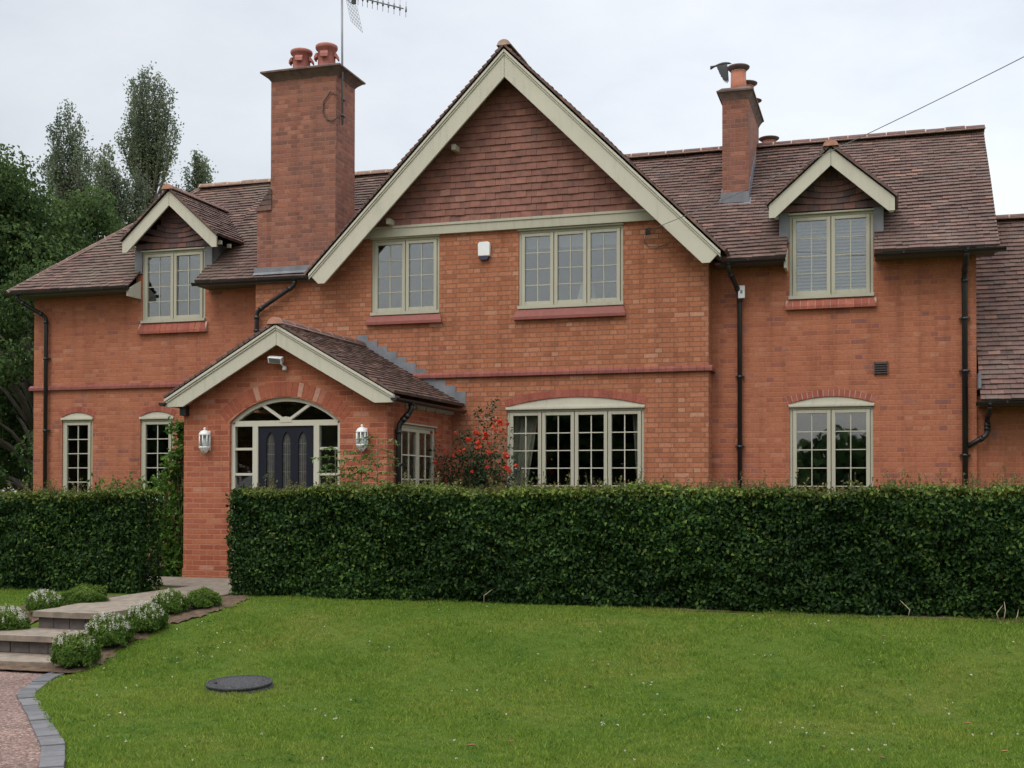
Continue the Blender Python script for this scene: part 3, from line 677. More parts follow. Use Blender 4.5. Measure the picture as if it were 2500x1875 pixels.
downpipe([(1.40,17.87,2.42),(1.40,17.9,2.36),(1.40,18.33,2.28),(1.40,18.33,2.03),(1.13,18.27,1.88)],.036)
# ---- air vent
m=MB(); m.box(-.135,.05,18.318,18.36,2.94,3.125)
for i in range(5): z=2.955+i*.034; m.prism([(18.318,z),(18.290,z-.004),(18.290,z+.010),(18.318,z+.026)],-.128,.043,axis='x')
m.box(-.14,-.126,18.29,18.33,2.935,3.13); m.box(.041,.055,18.29,18.33,2.935,3.13); m.build('air_vent',M['vent'],house)
m=MB(); m.box(1.262,1.30,18.0,18.28,2.68,2.90); m.build('lead_flashing',M['lead'],house)

# ================================================================== PORCH (part of the house)
PY=15.4; PX=-8.17
D0,D1,DZ,DA=-9.035,-7.29,2.215,.35
m=MB()
m.wall([(-9.79,-.1),(-6.58,-.1),(-6.58,2.45),(PX,3.40),(-9.79,2.45)],[[(D0,0),(D1,0)]+arcpts(D0,D1,DZ,DA,20)[0][::-1]],PY)
S0,S1=15.88,17.30
m.wall([(PY,-.1),(18.0,-.1),(18.0,2.5),(PY,2.5)],[rect(S0,S1,.95,2.19)],-6.58,-.12,axis='x')
m.face([(-9.79,18,-.1),(-9.79,PY,-.1),(-9.79,PY,2.5),(-9.79,18,2.5)],0,(.5,)*3)
m.box(-9.80,-9.035,PY-.012,PY+.06,-.1,.10,0,(.5,)*3)
m.build('porch_wall',M['brick_porch'],house)
for t,(xa,xb) in enumerate(((D0-.03,D1+.03),)): brick_arch(xa,xb,DZ-.045,DA+.01,PY,.20,'palebrick',.08,'redmortar',.004,.012)
two_slopes('porch_roof',PX,3.60,1.80,1.80,.567,15.14,18.0)
m=MB(); ridge_run(m,(PX,15.13,3.655),(PX,18.0,3.655),.115,.4,drop=.08); m.build('ridge_tiles',[M['ridge'],M['redmortar'],M['bed']],house)
for s in (-1,1): board('bargeboard',PX,[(.002,3.565),(1.79,2.55),(1.79,2.44),(1.50,2.44),(.002,3.285)],s,15.17,.04)
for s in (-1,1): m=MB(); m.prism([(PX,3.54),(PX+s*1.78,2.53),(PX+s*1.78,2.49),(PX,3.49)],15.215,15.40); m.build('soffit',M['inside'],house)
m=MB(); n=11; y=18.0
for i in range(n):                                          # stepped lead flashing up the wall
    xa=-8.20+i*(1.86/n); za=3.66-(xa-PX)*.567; w=1.86/n
    m.prism([(xa,za-.05),(xa+w+.004,za-.05-w*.567),(xa+w+.004,za+.085),(xa-.03,za+.085)],y-.010-.002*(i%2),y+.02)
m.build('stepped_flashing',M['lead'],house)
gutter(15.12,17.95,-6.355,2.50,'y'); gutter(15.12,17.95,-9.985,2.50,'y')
downpipe([(-6.355,15.75,2.46),(-6.355,15.75,2.36),(-6.52,15.68,2.16),(-6.52,15.68,-.05)],.04,clips=(1.6,))
m=MB(); m.box(-9.80,-9.70,15.30,15.40,2.32,2.46); m.build('gutter_end',M['black'],house)
for y in (16.1,16.5,16.9,17.3,17.7): m=MB(); m.box(-6.57,-6.44,y-.022,y+.022,2.42,2.49); m.build('rafter_end',M['cream'],house)
# side window of the porch (faces +x)
m=MB(); x=-6.60
m.box(x-.06,x,S0,S0+.045,.95,2.19); m.box(x-.06,x,S1-.045,S1,.95,2.19); m.box(x-.06,x+.002,S0,S1,2.145,2.19); m.box(x-.06,x+.002,S0,S1,.95,1.0); m.box(x-.02,x+.045,S0-.01,S1+.01,2.19,2.215)
w=m.build('window',M['sage'],house,.004); w['label']='porch side window half hidden by the red roses'
h=(S1-S0-.09)/2
for i in range(2):
    a=S0+.045+h*i+.004; b=a+h-.008; k=MB(); X0,X1=x-.04,x+.012
    k.box(X0,X1,a,a+.055,1.0,2.14); k.box(X0,X1,b-.055,b,1.0,2.14); k.box(X0,X1-.002,a+.055,b-.055,2.09,2.14); k.box(X0,X1-.002,a+.055,b-.055,1.0,1.06)
    k.build('casement',M['sage'],w,.004)
    g=MB(); c=(a+b)/2; g.box(x-.016,x+.004,c-.009,c+.009,1.06,2.09)
    for z in (1.40,1.75): g.box(x-.015,x+.003,a+.055,c-.009,z-.009,z+.009); g.box(x-.015,x+.003,c+.009,b-.055,z-.009,z+.009)
    g.build('glazing_bar',M['cream'],w); g=MB(); g.box(x-.012,x-.008,a+.055,b-.055,1.06,2.09); g.build('pane',M['glass_low'],w)
# arched door frame with fanlight and side lights
m=MB(); Yf=PY+.05; Yb=PY+.13; f=.058
m.box(D0,D0+f,Yf,Yb,0,DZ); m.box(D1-f,D1,Yf,Yb,0,DZ); m.box(D0+f,D1-f,Yf-.002,Yb,DZ-.06,DZ+.02)
po,(cx,cz,R,a)=arcpts(D0,D1,DZ,DA,28); pi_=[(cx+(R-f)*math.sin(-a*.985+2*a*.985*i/28),cz+(R-f)*math.cos(-a*.985+2*a*.985*i/28)) for i in range(29)]
for i in range(28): m.prism([po[i],po[i+1],pi_[i+1],pi_[i]],Yf,Yb)
DL,DR=-8.605,-7.72
for x in (DL,DR): m.box(x-(.085 if x==DL else 0),x+(0 if x==DL else .085),Yf-.004,Yb,0,DZ-.06)
for xa,xb in ((D0+f,DL-.085),(DR+.085,D1-f)):
    for z in (1.83,1.465,1.10,.73): m.box(xa,xb,Yf+.01,Yb-.02,z-.018,z+.018)
    m.box(xa,xb,Yf+.012,Yb-.02,.0,.3)
fc=((D0+D1)/2,DZ)
for s in (-1,1):                                            # fan bars
    t=s*math.radians(57); p0=Vector((fc[0]+.06*math.sin(t),fc[1]+.02)); d=Vector((math.sin(t),math.cos(t)))
    ln=.50
    for q in np.linspace(.3,.8,200):
        e=Vector((fc[0],fc[1]))+d*q
        if math.hypot(e.x-cx,e.y-cz)>R-f*.6: ln=q; break
    e=Vector((fc[0],fc[1]))+d*ln; nn=Vector((d.y,-d.x))*.02; p0=Vector(fc)+d*.05
    m.prism([tuple(p0-nn),tuple(p0+nn),tuple(e+nn),tuple(e-nn)],Yf+.008,Yb-.02)
m.prism([(fc[0]+.10*math.cos(t),fc[1]-.01+.085*math.sin(t)) for t in [math.pi*i/14 for i in range(15)]],Yf-.008,Yb)
fr=m.build('door_frame',M['cream'],house,.004)
m=MB(); m.box(D0+f,DL-.085,Yf+.035,Yf+.039,.3,DZ-.06); m.box(DR+.085,D1-f,Yf+.035,Yf+.039,.3,DZ-.06); m.prism([(p[0],max(p[1],DZ+.02)) for p in pi_],Yf+.035,Yf+.039); m.build('pane',M['glass_low'],fr)
def lancet(x,w,z0,z1): return [(x-w,z0),(x+w,z0),(x+w,z1)]+[(x+w-2*w*.5*(i/5)**1.6*1.0 if False else x+w*math.cos(i/6*math.pi/2)**1.3,z1+.17*math.sin(i/6*math.pi/2)) for i in range(1,7)]+[(x-w*math.cos(i/6*math.pi/2)**1.3,z1+.17*math.sin(i/6*math.pi/2)) for i in range(5,0,-1)]+[(x-w,z1)]
m=MB(); Yd=Yf+.02; xs=(-8.415,-8.1625,-7.91)
m.wall(rect(DL,DR,.02,DZ-.065),[lancet(x,.066,.75,1.90) for x in xs],Yd,.03)
m.box(DL,DR,Yd+.028,Yd+.05,.02,.74); 
for x in xs: m.box(x-.075,x+.075,Yd-.012,Yd,.20,.24); m.box(x-.075,x+.075,Yd-.012,Yd,.60,.64)
dr=m.build('front_door',M['slate'],house)
m=MB()
for x in xs:
    m.prism(lancet(x,.066,.75,1.90),Yd+.024,Yd+.028)
m.build('door_pane',M['leaded'],dr)
m=MB()
for x in xs:
    for z in (1.0,1.25,1.5,1.75,1.9): m.box(x-.064,x+.064,Yd+.018,Yd+.022,z-.003,z+.003)
    m.box(x-.018,x-.013,Yd+.0175,Yd+.0215,.76,1.97); m.box(x+.013,x+.018,Yd+.0175,Yd+.0215,.76,1.97)
m.build('lead_came',M['metal'],dr)
m=MB(); m.tube([(-7.80,Yd-.05,.98),(-7.80,Yd-.05,1.13)],.012,8); m.box(-7.815,-7.785,Yd-.05,Yd,.97,.99); m.box(-7.815,-7.785,Yd-.05,Yd,1.12,1.14); m.build('door_handle',M['metal'],dr)
m=MB(); m.box(-9.7,-6.68,15.6,17.9,-.06,-.03); m.box(-9.7,-6.7,17.85,17.95,0,2.4); m.build('porch_interior',M['hall'],house)
# ================================================================== GROUND
def ss(t): t=np.clip(t,0,1); return t*t*(3-2*t)
BYp=[3.5,4.8,5.7,6.3,6.8,7.13,7.77,8.42,9.3,9.58,10.07,10.59,11.03,11.35,11.71,12.46,13.1]
BXp=[-2.6,-3.9,-4.5,-4.92,-5.35,-5.68,-6.27,-6.9,-7.32,-7.09,-7.2,-7.25,-7.24,-7.09,-6.95,-7.1,-7.4]
def BX(Y): return np.interp(Y,BYp,BXp)
def H0(X,Y):
    z=-.06-.40*ss((12.2-Y)/3.0)
    und=.012*np.sin(X*1.7+1)*np.sin(Y*1.1)+.008*np.sin(X*.6+Y*2.3)
    return z+np.where((Y<13)&(X>-7),und,0)
def Hg(X,Y):
    X=np.asarray(X,float);Y=np.asarray(Y,float); z=H0(X,Y)
    return np.where(((Y<9.5)&(X<BX(Y)+.07))|((X>-9.4)&(X<-7.40)&(Y<10.75)&(Y>9.4)),-.56,z)
def grid(name,xs,ys,hf,mat,mask=None,off=0):
    X,Y=np.meshgrid(xs,ys); Z=hf(X,Y)+off; V=np.stack([X,Y,Z],-1).reshape(-1,3); nx=len(xs);ny=len(ys)
    i=(np.arange(ny-1)[:,None]*nx+np.arange(nx-1)[None,:]).ravel(); F=np.stack([i,i+1,i+nx+1,i+nx],1)
    if mask is not None:
        c=V[F].mean(1); F=F[mask(c[:,0],c[:,1])]
        u=np.unique(F); mp=np.zeros(len(V),int); mp[u]=np.arange(len(u)); V=V[u]; F=mp[F]
    o=raw_mesh(name,V,F,np.tile(rng.random(3),(len(V),1)),M[mat],None,True); return tag(o,kind='structure')
xs=np.concatenate([[-400,-150,-60,-35,-22,-15],np.arange(-11,4.01,.08),[6,10,18,35,60,150,400]])
ys=np.concatenate([[-400,-150,-60,-30,-10,-3,1],np.arange(3,13.3,.08),[14,16,20,30,60,150,400]])
grid('lawn',xs,ys,Hg,'lawn')
m=MB(); inner=[(-7.45,9.62),(-7.45,9.3),(-7.0,8.45),(-6.37,7.72),(-5.74,7.03),(-5.42,6.72),(-5.02,6.22),(-4.6,5.62),(-4.0,4.72),(-2.7,3.4),(-2.0,-10)]
m.face([(-30,9.70,-.467)]+[(-30,-10,-.467)]+[(x+.13,y,-.467) for x,y in inner[::-1]]); tag(m.build('gravel_drive',M['gravel']),kind='structure')
# kerb of blue-grey setts along the lawn
cl=[(-7.36,9.42),(-7.30,9.2),(-6.90,8.42),(-6.27,7.77),(-5.64,7.10),(-5.35,6.80),(-4.97,6.3),(-4.55,5.7),(-3.95,4.8),(-2.65,3.5)]
m=MB(); seg=[]; 
for a,b in zip(cl[:-1],cl[1:]):
    d=math.dist(a,b); n=max(1,int(d/.02)); seg+=[(a[0]+(b[0]-a[0])*i/n,a[1]+(b[1]-a[1])*i/n) for i in range(n)]
pos=np.array(seg); sm=pos.copy()
for k in range(25): sm[1:-1]=(sm[:-2]+sm[1:-1]*2+sm[2:])/4
dist=np.concatenate([[0],np.cumsum(np.linalg.norm(np.diff(sm,axis=0),axis=1))]); s=0
at=lambda q:np.array([np.interp(q,dist,sm[:,0]),np.interp(q,dist,sm[:,1])])
while s<dist[-1]-.2:
    l=random.uniform(.15,.19); a=at(s+.004);b=at(s+l-.004); t=(b-a)/np.linalg.norm(b-a); n=np.array([t[1],-t[0]]); w=.074+random.uniform(-.004,.004); z=-.450+random.uniform(-.005,.005); a=a-n*.034; b=b-n*.034
    m.prism([tuple(a+n*w),tuple(b+n*w),tuple(b-n*w),tuple(a-n*w)],-.56,z,0,(random.random(),)*3,axis='z'); s+=l
tag(m.build('kerb_setts',M['sett'],None,.006),kind='structure')
# soil bed either side of the path
def soilmask(x,y):
    w=.035*np.sin(y*9)+.03*np.sin(y*23+x*5)
    return ~((x>-9.3)&(x<-7.47)&(y>9.66)&(y<10.75))&~((x>-8.82+.06*(y-11))&(x<-7.68)&(y>10.5))&(((x<BX(y)+w)&(x>-8.2)&(y>9.40+w)&(y<13.25))|((x<-8.2)&(x>-9.42+w)&(y>9.9)&(y<12.6)))
def soilh(x,y): return H0(x,y)+.012+.012*np.sin(x*31+np.sin(y*17)*2)*np.sin(y*27)
grid('soil_bed',np.arange(-9.5,-6.7,.04),np.arange(9.3,13.4,.04),soilh,'soil',soilmask)
grid('soil_strip',np.arange(-3.0,6.0,.06),np.arange(12.86,13.3,.04),lambda x,y:H0(x,y)+.006+.006*np.sin(x*23)*np.sin(y*31),'soil',lambda x,y:(y>13.07-.09*ss((x+2.4)/2.6)+.03*np.sin(x*4)+.02*np.sin(x*17)))
m=MB(); m.box(-14.7,-9.95,17.3,18.32,-.2,-.045); m.box(-6.5,1.2,14.2,18.0,-.2,-.045); tag(m.build('flower_bed',M['soil']),kind='structure')
# path and steps
m=MB()
def slab(p,z0,z1): m.prism(p,z0,z1,0,axis='z')
slab([(-8.60,11.108),(-7.70,11.108),(-7.70,12.546),(-8.78,12.546)],-.30,-.03); slab([(-8.785,12.554),(-7.70,12.554),(-7.70,14.046),(-8.80,14.046)],-.30,-.03)
slab([(-10.4,14.054),(-8.8,14.054),(-8.8,15.388),(-10.4,15.388)],-.30,-.032); slab([(-8.792,14.054),(-6.9,14.054),(-6.9,15.388),(-8.792,15.388)],-.30,-.028)
tag(m.build('path',M['path'],None,.008),kind='structure')
st=empty('stone_steps',(-8.1,10.1,-.46),'three broad buff stone garden steps with dark block risers beside the round shrubs','steps')
bow=lambda xa,xb,yf,b:[(xa+(xb-xa)*i/10,yf-b*math.sin(math.pi*i/10)) for i in range(11)]
for (xa,xb,yf,yb,z0,b) in ((-8.56,-7.70,10.62,11.10,-.09,.03),(-9.15,-7.48,10.09,10.68,-.27,.04),(-9.2,-7.36,9.70,10.16,-.456,.09)):
    m=MB(); m.prism(bow(xa,xb,yf,b)+[(xb,yb),(xa,yb)],z0,z0+.06,0,axis='z'); m.build('tread',M['path'],st,.012)
for (xa,xb,y,z0,z1,yb) in ((-8.52,-7.74,10.66,-.21,-.09,11.08),(-9.1,-7.52,10.12,-.39,-.27,10.67),(-9.15,-7.45,9.72,-.6,-.456,10.15)):
    m=MB(); n=round((xb-xa)/.22); w=(xb-xa)/n
    for i in range(n): m.box(xa+w*i+.004,xa+w*(i+1)-.004,y+random.uniform(-.004,.004),yb,z0,z1)
    m.box(xa+.01,xb-.01,y+.012,yb-.01,z0,z1-.002); m.build('riser',M['riser'],st)

M['clover']=leafmat('clover_leaf',[(0,(.035,.095,.018)),(.7,(.06,.135,.024)),(1,(.10,.18,.035))],(.2,.2,.05),.25,.7,.1)
# ---- grass blades, clover flowers, fallen leaves, manhole
def infrustum(X,Y,Z):
    yaw=.30; d=-X*math.sin(yaw)+Y*math.cos(yaw); r=X*math.cos(yaw)+Y*math.sin(yaw)
    return (r/d>-.48)&(r/d<.72)&((1.26-Z)/d<.30)
n=980000; X=rng.uniform(-11.4,6.0,n);Y=rng.uniform(5.2,13.4,n); 
keep=((X>BX(Y)+np.where(Y<9.45,.115,0)+rng.normal(0,1,n)*np.where(Y<9.45,.012,.035))|((X<-9.45)&(Y>10.9)))&infrustum(X,Y,H0(X,Y))&(rng.random(n)<np.clip(1.25-(Y-6)*.085,.45,1)); X=X[keep];Y=Y[keep];n=len(X)
Z=H0(X,Y)-.004; hgt=rng.uniform(.014,.034,n)*(1+.4*np.sin(X*3.1+Y)*np.sin(Y*2.7)+.45*np.sin(X*17+3*np.sin(Y*5))*np.sin(Y*19+2*np.sin(X*7))); an=rng.uniform(0,math.pi,n); w=rng.uniform(.0022,.0042,n)*(.6+Y*.06)
lx=rng.normal(0,.55,n)*hgt; ly=rng.normal(0,.55,n)*hgt
P=np.stack([X,Y,Z],1); D=np.stack([np.cos(an)*w,np.sin(an)*w,np.zeros(n)],1)
V=np.stack([P-D,P+D,P+np.stack([lx,ly,hgt],1)],1).reshape(-1,3); F=np.arange(3*n).reshape(n,3)
tag(raw_mesh('grass',V,F,np.repeat(rng.random((n,3)),3,0),M['blade']),kind='stuff')
FL=[(-2.82,12.04),(-1.86,9.92),(-1.93,9.96),(-1.57,8.95),(-1.72,8.92),(-.72,8.92),(0.,8.38),(-.1,8.2),(-1.05,7.99),(-.96,10.87),(-1.01,10.85),(-.13,10.87),(-.06,9.56),(-1.08,9.28),(-.53,9.61),(-4.59,12.17),(-4.16,12.53),(-3.05,10.67),(-1.95,8.5),(-1.84,8.54),(.46,9.65),(.68,10.61),(1.09,11.5),(.16,12.59),(-.06,12.85),(-3.26,9.55),(-.52,8.61),(-.22,8.7),(-.82,7.71),(.88,9.03),(-.61,8.8),(-1.24,8.94),(-6.49,10.83),(-6.25,10.93),(-6.17,10.55),(-6.24,10.54),(-6.12,10.13),(-6.33,10.22),(-6.59,10.05),(-6.37,9.93),(-7.0,10.9),(-6.99,9.67),(-6.19,8.87),(-5.55,7.74),(-5.53,7.85),(-5.44,7.78),(-5.41,7.38),(-4.01,8.23),(-3.87,8.1),(-3.34,6.82),(-4.39,6.94),(-4.5,8.51),(-3.52,7.49),(-5.95,10.45),(-5.94,10.33),(-6.12,9.46)]
pp=[]
for x,y in FL:
    pp.append((x,y))
    for k in range(random.choice((0,0,0,1))): pp.append((x+random.gauss(0,.12),y+random.gauss(0,.12)))
for k in range(60):
    y=random.uniform(6.2,12.9); x=random.uniform(-7,2)
    if x>BX(y)+.2: pp.append((x,y))
Pc=[];
for x,y in pp:
    z=float(H0(x,y))+.022
    for k in range(12): 
        t=random.uniform(0,2*math.pi); Pc.append((x+.004*math.cos(t),y+.004*math.sin(t),z+random.uniform(0,.006)))
Pc=np.array(Pc); Nn=np.tile([0,0,1.],(len(Pc),1)); V,F,C=leaf_arrays(Pc,Nn,.0078,.7,.1,spread=.9,colf=(rng.random(len(Pc))<.06).astype(float))
tag(raw_mesh('clover_flowers',V,F,C,M['daisy']),kind='stuff')
Pc=[]
for k in range(420):                                         # low clover and plantain leaves in loose patches
    if k%2: x,y=random.choice(pp); x+=random.gauss(0,.15); y+=random.gauss(0,.15)
    else: x,y=random.uniform(-7,2.5),random.uniform(6,12.8)
    if x<BX(y)+.25: continue
    for j in range(random.randint(4,22)): a=random.gauss(0,.045); b=random.gauss(0,.045); Pc.append((x+a,y+b,float(H0(x+a,y+b))+random.uniform(.012,.026)))
Pc=np.array(Pc); V,F,C=leaf_arrays(Pc,np.tile([0,-.1,1.],(len(Pc),1)),.017,.8,.15,spread=.4); tag(raw_mesh('clover_leaves',V,F,C,M['clover']),kind='stuff')
for k,(x,y) in enumerate([(-2.61,7.54),(-2.41,7.78),(-.39,8.21),(.74,8.38),(.13,10.43),(-.01,11.51),(-3.18,8.53),(-.27,8.26),(-.02,7.99),(-2.35,9.83),(.58,9.37)]):
    m=MB(); z=float(H0(x,y))+.026; t=random.uniform(0,6.28); s=random.uniform(.020,.030); M4=Matrix.Translation((x,y,z))@Matrix.Rotation(t,4,'Z')@Matrix.Rotation(random.uniform(-.3,.3),4,'X')
    out=[(-1,0,.1),(-.5,.42,.3),(.2,.5,.35),(.8,.25,.2),(1.15,0,.05),(.8,-.28,.2),(.2,-.5,.3),(-.5,-.4,.28)]
    top=[M4@Vector((a*s,b*s,c*s*.6)) for a,b,c in out]; c0=M4@Vector((0,0,-.1*s)); c=(random.random(),)*3
    m.shared(top+[c0]+[p+Vector((0,0,-.0015)) for p in top+[c0]],[(i,(i+1)%8,8) for i in range(8)]+[(9+(i+1)%8,9+i,17) for i in range(8)],0,c)
    tag(m.build('fallen_leaf',M['fallen']),'curled brown fallen leaf lying on the mown lawn','leaf','brown leaves scattered on the lawn')
mh=empty('manhole_cover',(-5.3,9.22,-.45),'round dark pebbled manhole cover set in the lawn','manhole cover')
mz=float(H0(-5.3,9.22)); V=[]
m=MB(); R0=.285
m.lathe([(R0*.97,mz-.08),(R0,mz+.0),(R0,mz+.018),(R0*.96,mz+.022),(R0*.96,mz+.036),(R0*.99,mz+.040),(R0*.99,mz+.055),(R0*.975,mz+.060),(R0*.93,mz+.060)],-5.3,9.22,48,cap=False); m.build('rim',M['manhole'],mh)
m=MB(); m.lathe([(R0*.93,mz+.056),(R0*.5,mz+.060),(.001,mz+.062)],-5.3,9.22,48,cap=False)
for k in range(520):
    r=R0*.9*math.sqrt(random.random()); t=random.uniform(0,6.28); s=random.uniform(.004,.009); x=-5.3+r*math.cos(t); y=9.22+r*math.sin(t); c=(random.random(),)*3
    m.shared([(x+s,y,mz+.059),(x,y+s,mz+.059),(x-s,y,mz+.059),(x,y-s,mz+.059),(x,y,mz+.059+s*.8)],[(0,1,4),(1,2,4),(2,3,4),(3,0,4)],0,c,True)
m.build('lid',M['manhole'],mh)
for a in (.6,3.75):
    m=MB(); m.box(-.032,.032,-.009,.009,-.004,.004,M=Matrix.Translation((-5.3+.2*math.cos(a),9.22+.2*math.sin(a),mz+.062))@Matrix.Rotation(a+1.57,4,'Z')); m.build('lifting_slot',M['black'],mh)
for o in mh.children:                                        # it lies on the falling lawn
    o.rotation_euler=(.05,-.0,0)

# ================================================================== HEDGES, SHRUBS, PLANTS
def hedge(x0,x1,y0,y1,zt,label,nf,nt_,nstem,ends):
    root=empty('hedge',((x0+x1)/2,(y0+y1)/2,-.06),label,'hedge')
    off=lambda x,z:.06*np.sin(x*2.1+z*3)+.035*np.sin(x*5.3-z*4.1)+.025*np.sin(x*11+z*9+2*np.sin(x*3))+.022*np.sin(z*26+3*np.sin(x*4.3)+x*2)
    top=lambda x:zt+.022*np.sin(x*1.9)+.018*np.sin(x*4.7+1)+.014*np.sin(x*13+2*np.sin(x*5))
    Ps=[];Ns=[];Tp=[]
    x=rng.uniform(x0,x1,nf); z=-.07+(top(x)+.07)*rng.random(nf); d=np.abs(rng.normal(0,.062,nf)); y=y0+off(x,z)+d+.10*ss((z-zt+.12)/.12)+.05*np.clip(.15-z,0,1)
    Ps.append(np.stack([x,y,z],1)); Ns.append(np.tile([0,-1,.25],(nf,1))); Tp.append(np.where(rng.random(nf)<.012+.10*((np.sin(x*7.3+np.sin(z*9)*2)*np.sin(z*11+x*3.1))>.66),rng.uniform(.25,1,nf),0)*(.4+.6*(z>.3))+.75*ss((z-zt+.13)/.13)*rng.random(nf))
    x=rng.uniform(x0,x1,nt_); y=rng.uniform(y0+.02,y1,nt_); z=top(x)-np.abs(rng.normal(0,.035,nt_))
    Ps.append(np.stack([x,y,z],1)); Ns.append(np.tile([0,-.25,1],(nt_,1))); Tp.append(np.clip(rng.normal(.62,.28,nt_),0,1))
    nb=nf//4; x=rng.uniform(x0,x1,nb); z=-.07+(top(x)+.07)*rng.random(nb); Ps.append(np.stack([x,y1-np.abs(rng.normal(0,.05,nb)),z],1)); Ns.append(np.tile([0,1,.25],(nb,1))); Tp.append(np.zeros(nb))
    for xe,sg in ends:
        ne=int(2400*(y1-y0)*zt); y=rng.uniform(y0,y1,ne); z=-.07+(zt+.07)*rng.random(ne); x=xe-sg*(np.abs(rng.normal(0,.05,ne))+.03*np.sin(z*7+y*3)+.06*ss((z-zt+.15)/.15))
        Ps.append(np.stack([x,y,z],1)); Ns.append(np.tile([sg,0,.25],(ne,1))); Tp.append(np.where(rng.random(ne)<.03,.5,0.))
    P=np.concatenate(Ps);Nn=np.concatenate(Ns);T=np.concatenate(Tp)
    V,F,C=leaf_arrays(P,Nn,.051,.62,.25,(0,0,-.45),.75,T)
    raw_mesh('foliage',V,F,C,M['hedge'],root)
    ns=int((x1-x0)*95); P=[];T=[]; Vs=MB()
    for k in range(ns):                                      # pale new shoots along the top
        x=random.uniform(x0+.05,x1-.05); y=random.uniform(y0+.03,y1-.1); h=min(.22,random.expovariate(1/.055)+.02); z=float(top(x))-.02; dx=random.gauss(0,.03)
        Vs.tube([(x,y,z),(x+dx,y,z+h)],.0022,3,cap=False)
        for q in range(int(2+h*40)): f=random.random(); P.append((x+dx*f,y+random.gauss(0,.012),z+h*f)); T.append(min(1,f*.8*random.random()))
    P=np.array(P); Nn=rng.normal(0,1,P.shape); Nn[:,2]+=.4; V,F,C=leaf_arrays(P,Nn/np.linalg.norm(Nn,axis=1)[:,None],.036,.55,.3,(0,0,.6),.5,np.array(T))
    raw_mesh('new_shoots',V,F,C,M['hedge_tip'],root); Vs.build('shoot_stems',M['stem'],root)
    m=MB(); n=int((x1-x0)/.3); 
    xx=np.linspace(x0+.11,x1-.11,n); A=[]; 
    for x in xx:
        j=random.uniform(-.02,.02); A+= [(x,y0+.21+j,-.1),(x,y0+.20+j,zt*.55),(x,y0+.23+j,zt-.075),(x,y1-.2+j,zt-.075),(x,y1-.14,zt*.5),(x,y1-.15,-.1)]
    Fc=[]
    for i in range(n-1):
        for k in range(6): a=i*6+k; b=i*6+(k+1)%6; Fc.append((a,b,b+6,a+6))
    Fc+= [tuple(range(6)),tuple(reversed(range((n-1)*6,n*6)))]
    m.shared(A,Fc); m.build('shade_core',M['core'],root)  # solid filler that stops see-through, coloured dark as the inner shade
    for k in range(nstem):
        m=MB()
        x=random.uniform(max(x0,-6),min(x1,2.4)) if k>2 else random.uniform(.6,1.6); z=-.07; l=random.uniform(.08,.24); m.tube([(x,y0-.01,z),(x+random.gauss(0,.03),y0-.015,z+l*.5),(x+random.gauss(0,.06),y0+.03,z+l)],[.006,.005,.003],5); m.build('bare_stem',M['palestem'],root)
    return root
M['hedge_tip']=leafmat('hedge_new_leaf',[(0,(.06,.10,.02)),(.6,(.11,.15,.035)),(1,(.19,.20,.06))],(.24,.17,.065),.35,.5,.2)
hedge(-7.70,6.0,13.12,14.0,1.262,'long clipped hedge between the lawn and the house, from the porch to the right edge',78000,28000,5,((-7.70,-1),))
hedge(-17.5,-8.97,13.0,13.62,1.20,'clipped dark green hedge left of the path to the porch',46000,15000,0,((-8.97,1),))

def shrub(x,y,r,h,nbl,label):
    r*=.93; h*=.80; x-=.05*(x>-8)
    z=float(H0(x,y))+.0; root=empty('round_shrub',(x,y,z),label,'shrub','small round shrubs beside the path and steps')
    n=int(6500*(r/.22)**2); th=rng.uniform(0,2*math.pi,n); u=rng.uniform(-.25,1,n); rr=np.sqrt(np.clip(1-u*u,0,1))
    dirs=np.stack([rr*np.cos(th),rr*np.sin(th),u],1); lump=1+.20*(rng.random(n)<.10)*rng.random(n)+.16*np.sin(dirs[:,0]*5+x*3)*np.sin(dirs[:,1]*6+y)+.09*np.sin(th*3+u*5+x*7)+.07*np.sin(th*7+u*9)
    k=(1-np.abs(rng.normal(0,.12,n)))*lump; c=np.array([x,y,z+h*.32]); P=c+dirs*k[:,None]*np.array([r,r,h*.68]); P[:,2]=np.maximum(P[:,2],z+.012)
    V,F,C=leaf_arrays(P,dirs,.030,.42,.15,(0,0,.7),.55,np.clip(rng.normal(.1,.15,n)+.25*(u>.5),0,1)); raw_mesh('foliage',V,F,C,M['shrub'],root)
    m=MB(); m.lathe([(r*.3,z-.03),(r*.72,z+h*.14),(r*.76,z+h*.4),(r*.52,z+h*.68),(r*.1,z+h*.78)],x,y,12); m.build('shade_core',M['core'],root)  # solid filler under the leaves, in the same painted shade colour
    if nbl:
        P=[]
        for k in range(int(nbl*1.7)):
            t=random.uniform(0,6.28); uu=random.uniform(.35,1); q=math.sqrt(max(0,1-uu*uu)); d=np.array([q*math.cos(t),q*math.sin(t)-.1,uu]); b=c+d*np.array([r,r,h*.68])*1.05
            for j in range(16): P.append(b+np.array([random.gauss(0,.006),random.gauss(0,.006),random.uniform(-.012,.05)]))
        P=np.array(P); Nn=rng.normal(0,1,P.shape); V,F,C=leaf_arrays(P,Nn/np.linalg.norm(Nn,axis=1)[:,None],.013,.5,.1,(0,0,.8),.4); raw_mesh('blossom',V,F,C,M['petal'],root)
shrub(-7.27,9.68,.225,.37,16,'round shrub at the foot of the steps, frontmost, with a few white flower spikes')
shrub(-7.38,10.36,.235,.37,46,'white-flowered round shrub second from the foot of the steps, right of the treads')
shrub(-7.30,10.86,.215,.33,40,'white-flowered round shrub midway along the lawn side of the path')
shrub(-7.44,11.52,.20,.28,14,'low round shrub with sparse white tips, next to the plain one by the hedge end')
